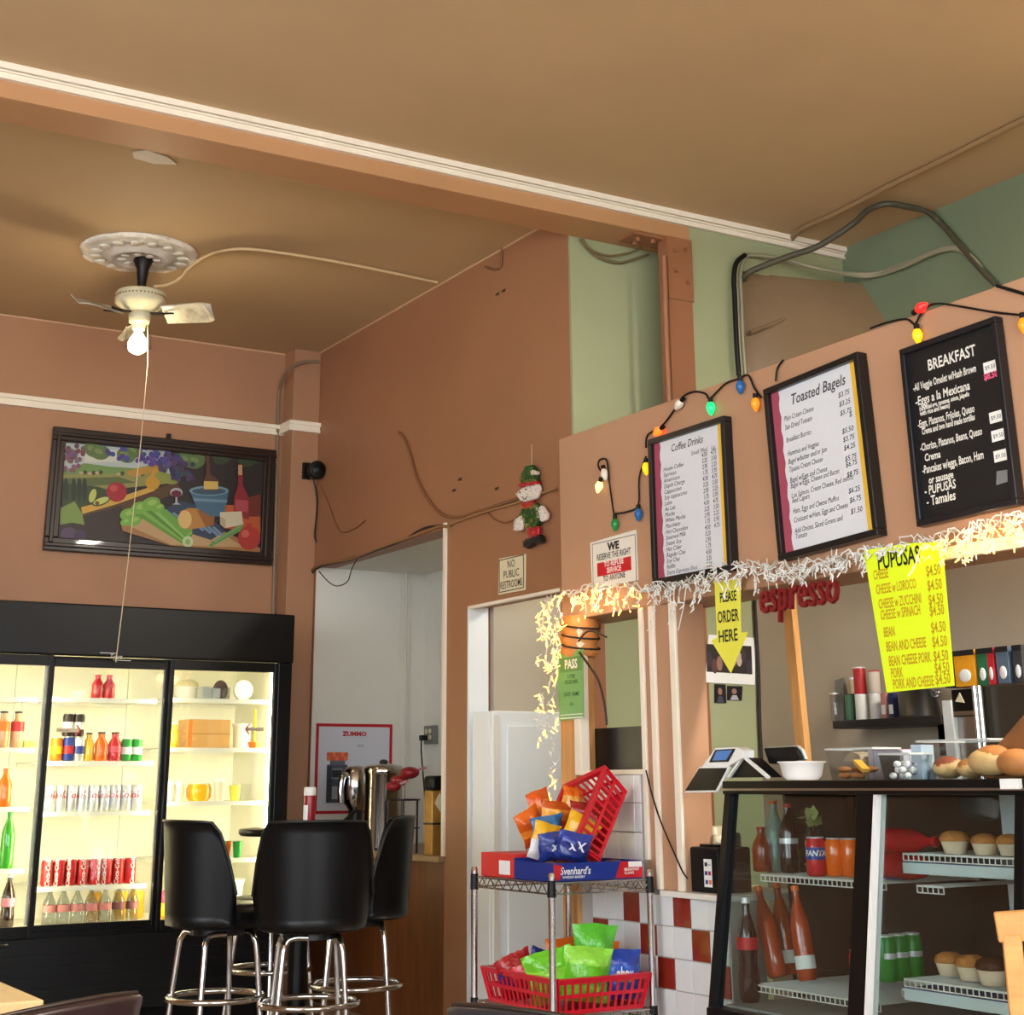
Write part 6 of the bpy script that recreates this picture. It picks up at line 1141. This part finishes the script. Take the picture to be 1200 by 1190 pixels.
cable('slack_cable', 'second loose cable loop below the beam', ((680, 280), (695, 294), (715, 300), (735, 297), (752, 291)), .006, MATS['olive_cable'], Y=YBK-.035)
m_pip = mat('grey_green_conduit', (150, 146, 120), .4, .2); m_pipd = mat('dark_olive_conduit', (74, 70, 54), .5)
for i, (dx, r, m) in enumerate(((0, .011, m_pip), (4.5, .010, m_pip), (-3, .012, m_blkp))):
    P = [ony(x+dx, y, YF-.02-.012*i) for x, y in ((869, 440), (866, 400), (864, 350), (863, 325), (866, 308), (876, 299))]
    if i < 2: P += [Vector((4.75, YF-.05-.02*i, ony(905, 303, YF-.05).z)), onx(960, 315, XG-.30)+Vector((0, 0, -.0)), onx(1018, 324-3*i, XG-.035), onx(1060, 312-3*i, XG-.03), onx(1090, 298-2*i, XG-.03), onx(1118, 292-2*i, XG-.03), onx(1140, 304-2*i, XG-.03), onx(1160, 328, XG-.03), onx(1172, 345, XG-.03)]
    tag(MB().tube(catmull(P, 6), r, 8).build('electrical_conduit', m), ('front grey conduit bending from the partition towards the kitchen wall', 'rear grey conduit beside the front one on the partition', 'black cable down the edge of the green partition')[i], 'conduit')
P = [Vector((4.53, YF-.03, ony(870, 330, YF).z)), ony(880, 318, YF-.10), ony(920, 302, YF-.2), ony(960, 288, YF-.3), onz(1000, 262, H-.05), onz(1018, 246, H-.03), onz(1040, 239, H-.03), onz(1066, 243, H-.03), onz(1086, 248, H-.035), onx(1100, 259, XG-.02), onx(1117, 278, XG-.03), onx(1140, 305, XG-.03), onx(1168, 335, XG-.03)]
tag(MB().tube(catmull(P, 6), .015, 8).build('electrical_conduit', m_pipd), 'thick dark conduit arching over the stair recess to the kitchen wall', 'conduit')
P = [onz(x, y, H-.014) for x, y in ((921, 292), (928, 280), (940, 268), (980, 250), (1040, 219), (1100, 190), (1160, 160), (1215, 133))]
tag(MB().tube(catmull(P, 5), .014, 8).build('ceiling_conduit', mat('painted_conduit', (140, 112, 76), .5)), 'painted conduit running straight along the ceiling at the right', 'conduit')
cable('cord', 'black cord from the bulb string climbing past the kitchen wall', ((1168, 335), (1185, 340), (1205, 346)), .006, m_blkp, X=XS-.01)
cable('twig_cord', 'thin black cord hanging across the painted post to the sill', ((757, 903), (765, 935), (775, 965), (790, 1000), (800, 1022), (806, 1030)), .003, m_blkp, X=XS-.02)
cable('partition_cable', 'dark cable hanging down the edge of the green partition in the kitchen', ((884, 690), (886, 740), (889, 790), (890, 840), (893, 905)), .008, m_wirb, Y=YF-.012)
P = [onx(x, y, XR-.006) for x, y in ((588, 290), (587, 312), (580, 316), (569, 313))]; tag(MB().tube(catmull(P, 3), .007, 6).build('wall_hook', m_wirbr), 'rusty bent hook high on the terracotta wall', 'hook')
# bare scuffs on the terracotta wall
for i, (px, py) in enumerate(((590, 341), (583, 345), (532, 575), (539, 562), (582, 573))): q = onx(px, py, XR); tag(MB().prism([(-.02, -.004), (.015, -.008), (.022, .006), (-.012, .007)], -.0015, 0).build('paint_chip', m_wirb, bpy.data.objects['wall_right'])).location = (0, 0, 0); o = bpy.data.objects['wall_right'].children[-1]; o.location = q; o.rotation_euler = (0, 0, RW)
# ------------------------------------------------------------------ near furniture along the bottom edge
m_lth = mat('dark_brown_leather', (46, 28, 30), .3, coat=.2, var=.15, vscale=10); m_lt2 = mat('near_black_leather', (34, 34, 38), .35, coat=.1); m_legw = mat('dark_chair_wood', (40, 26, 20), .4)
def chair(label, c, rz, m, top, w_=.42, name='dining_chair'):
    t = thing(name, label, 'chair', (c[0], c[1], 0), rz, None)
    n = 10; vs = []
    for j in range(7):
        v = j/6; z = .50+(top-.50)*v
        for i in range(n+1): u = -1+2*i/n; vs.append((u*w_/2, .2+.05*v-.035*(1-u*u)*-1-.035, z-.012*u*u*(v > .99)))
    mb = MB(); m_ = len(vs); fs = []
    for j in range(6):
        for i in range(n): a = j*(n+1)+i; fs += [(a, a+1, a+n+2, a+n+1), (a+m_, a+n+1+m_, a+n+2+m_, a+1+m_)]
    k = 6*(n+1); fs += [(k+i, k+i+1, k+i+1+m_, k+i+m_) for i in range(n)]+[(i, i+m_, i+1+m_, i+1) for i in range(n)]+[(j*(n+1), (j+1)*(n+1), (j+1)*(n+1)+m_, j*(n+1)+m_) for j in range(6)]+[(j*(n+1)+n, j*(n+1)+n+m_, (j+1)*(n+1)+n+m_, (j+1)*(n+1)+n) for j in range(6)]
    mb.add(vs+[(x, y+.035, z) for x, y, z in vs], fs, True); mb.build('backrest', m, t, bevel=.008); 
    MB().tube([(x, y+.0175, z+.002) for x, y, z in vs[k:]], .004, 5).build('seam', m_legw, t)
    MB().box(-.22, .22, -.22, .2, .42, .47).build('seat', m, t, bevel=.02)
    for x in (-.19, .19):
        for y in (-.19, .19): MB().bar((x, y, 0), (x, y, .42 if y < 0 else .55), .035).build('leg', m_legw, t)
    return t
# brown leather chair at the lower left, table beyond it
a = onz(174, 1157, .80); b = onz(40, 1183, .80); d = (a-b); rz = math.atan2(d.y, d.x)
nrm = Vector((-d.y, d.x, 0)).normalized(); B_ = a-d.normalized()*.23; c = B_+nrm*.255; rz += PI
chair('dark brown leather chair whose back rises at the lower left corner', (c.x, c.y), rz, m_lth, .80, .46)
p = onz(20, 1160, .745); q1 = onz(0, 1150, .745); q2 = onz(52, 1172, .745); d = (q2-q1).normalized()
tb = thing('cafe_table', 'pale wood table top at the lower left corner beyond the leather chair', 'table', (q2.x, q2.y, 0), math.atan2(d.y, d.x))
MB().box(-.75, 0, -.6, 0, .715, .745).build('table_top', mat('pale_table_wood', (214, 184, 130), .35, stretch=(1.5, 12, 12), var=.15, vscale=4), tb, bevel=.004); MB().cyl((-.38, -.3, .03), (-.38, -.3, .715), .035, n=14).build('column', m_blk, tb); MB().lathe([(.22, 0), (.22, .015), (.05, .04), (0, .04)], 24, c=(-.38, -.3, 0)).build('base', m_blk, tb)
a = onz(518, 1171, .80); b = onz(700, 1196, .80); d = (b-a); c = (a+d.normalized()*.22); nrm = Vector((-d.y, d.x, 0)).normalized()
chair('black leather chair back at the bottom edge before the wire rack', (c.x+nrm.x*.255, c.y+nrm.y*.255), math.atan2(d.y, d.x)+PI, m_lt2, .80, .44)
# pine chair at the lower right
p = onz(1170, 1080, .88); wc_ = thing('pine_chair', 'light pine chair with slatted back at the lower right corner', 'chair', (p.x, p.y, 0), 0); wc_.rotation_euler = (0, 0, -.75)
m_pine = mat('honey_pine', (206, 146, 78), .4, stretch=(3, 12, 12), var=.2, vscale=4)
MB().bar((-.005, 0, .87), (.40, 0, .90), .024, .05).build('top_rail', m_pine, wc_, bevel=.004)
for x in (.02, .38): MB().bar((x, 0, 0), (x, 0, .86), .028, .032).build('back_post', m_pine, wc_, bevel=.003)
for z in (.78, .69, .60): MB().bar((.034, 0, z), (.366, 0, z+.006), .016, .07).build('back_slat', m_pine, wc_, bevel=.003)
MB().box(.0, .4, -.42, .0, .42, .45).build('seat', m_pine, wc_, bevel=.006)
for x in (.02, .38): MB().bar((x, -.39, 0), (x, -.39, .42), .032).build('leg', m_pine, wc_)
# second fan added out of frame so that its bulb brightens the ceiling
make_fan('added unseen white ceiling fan whose bulb brightens the ceiling', -.4, 2.2)
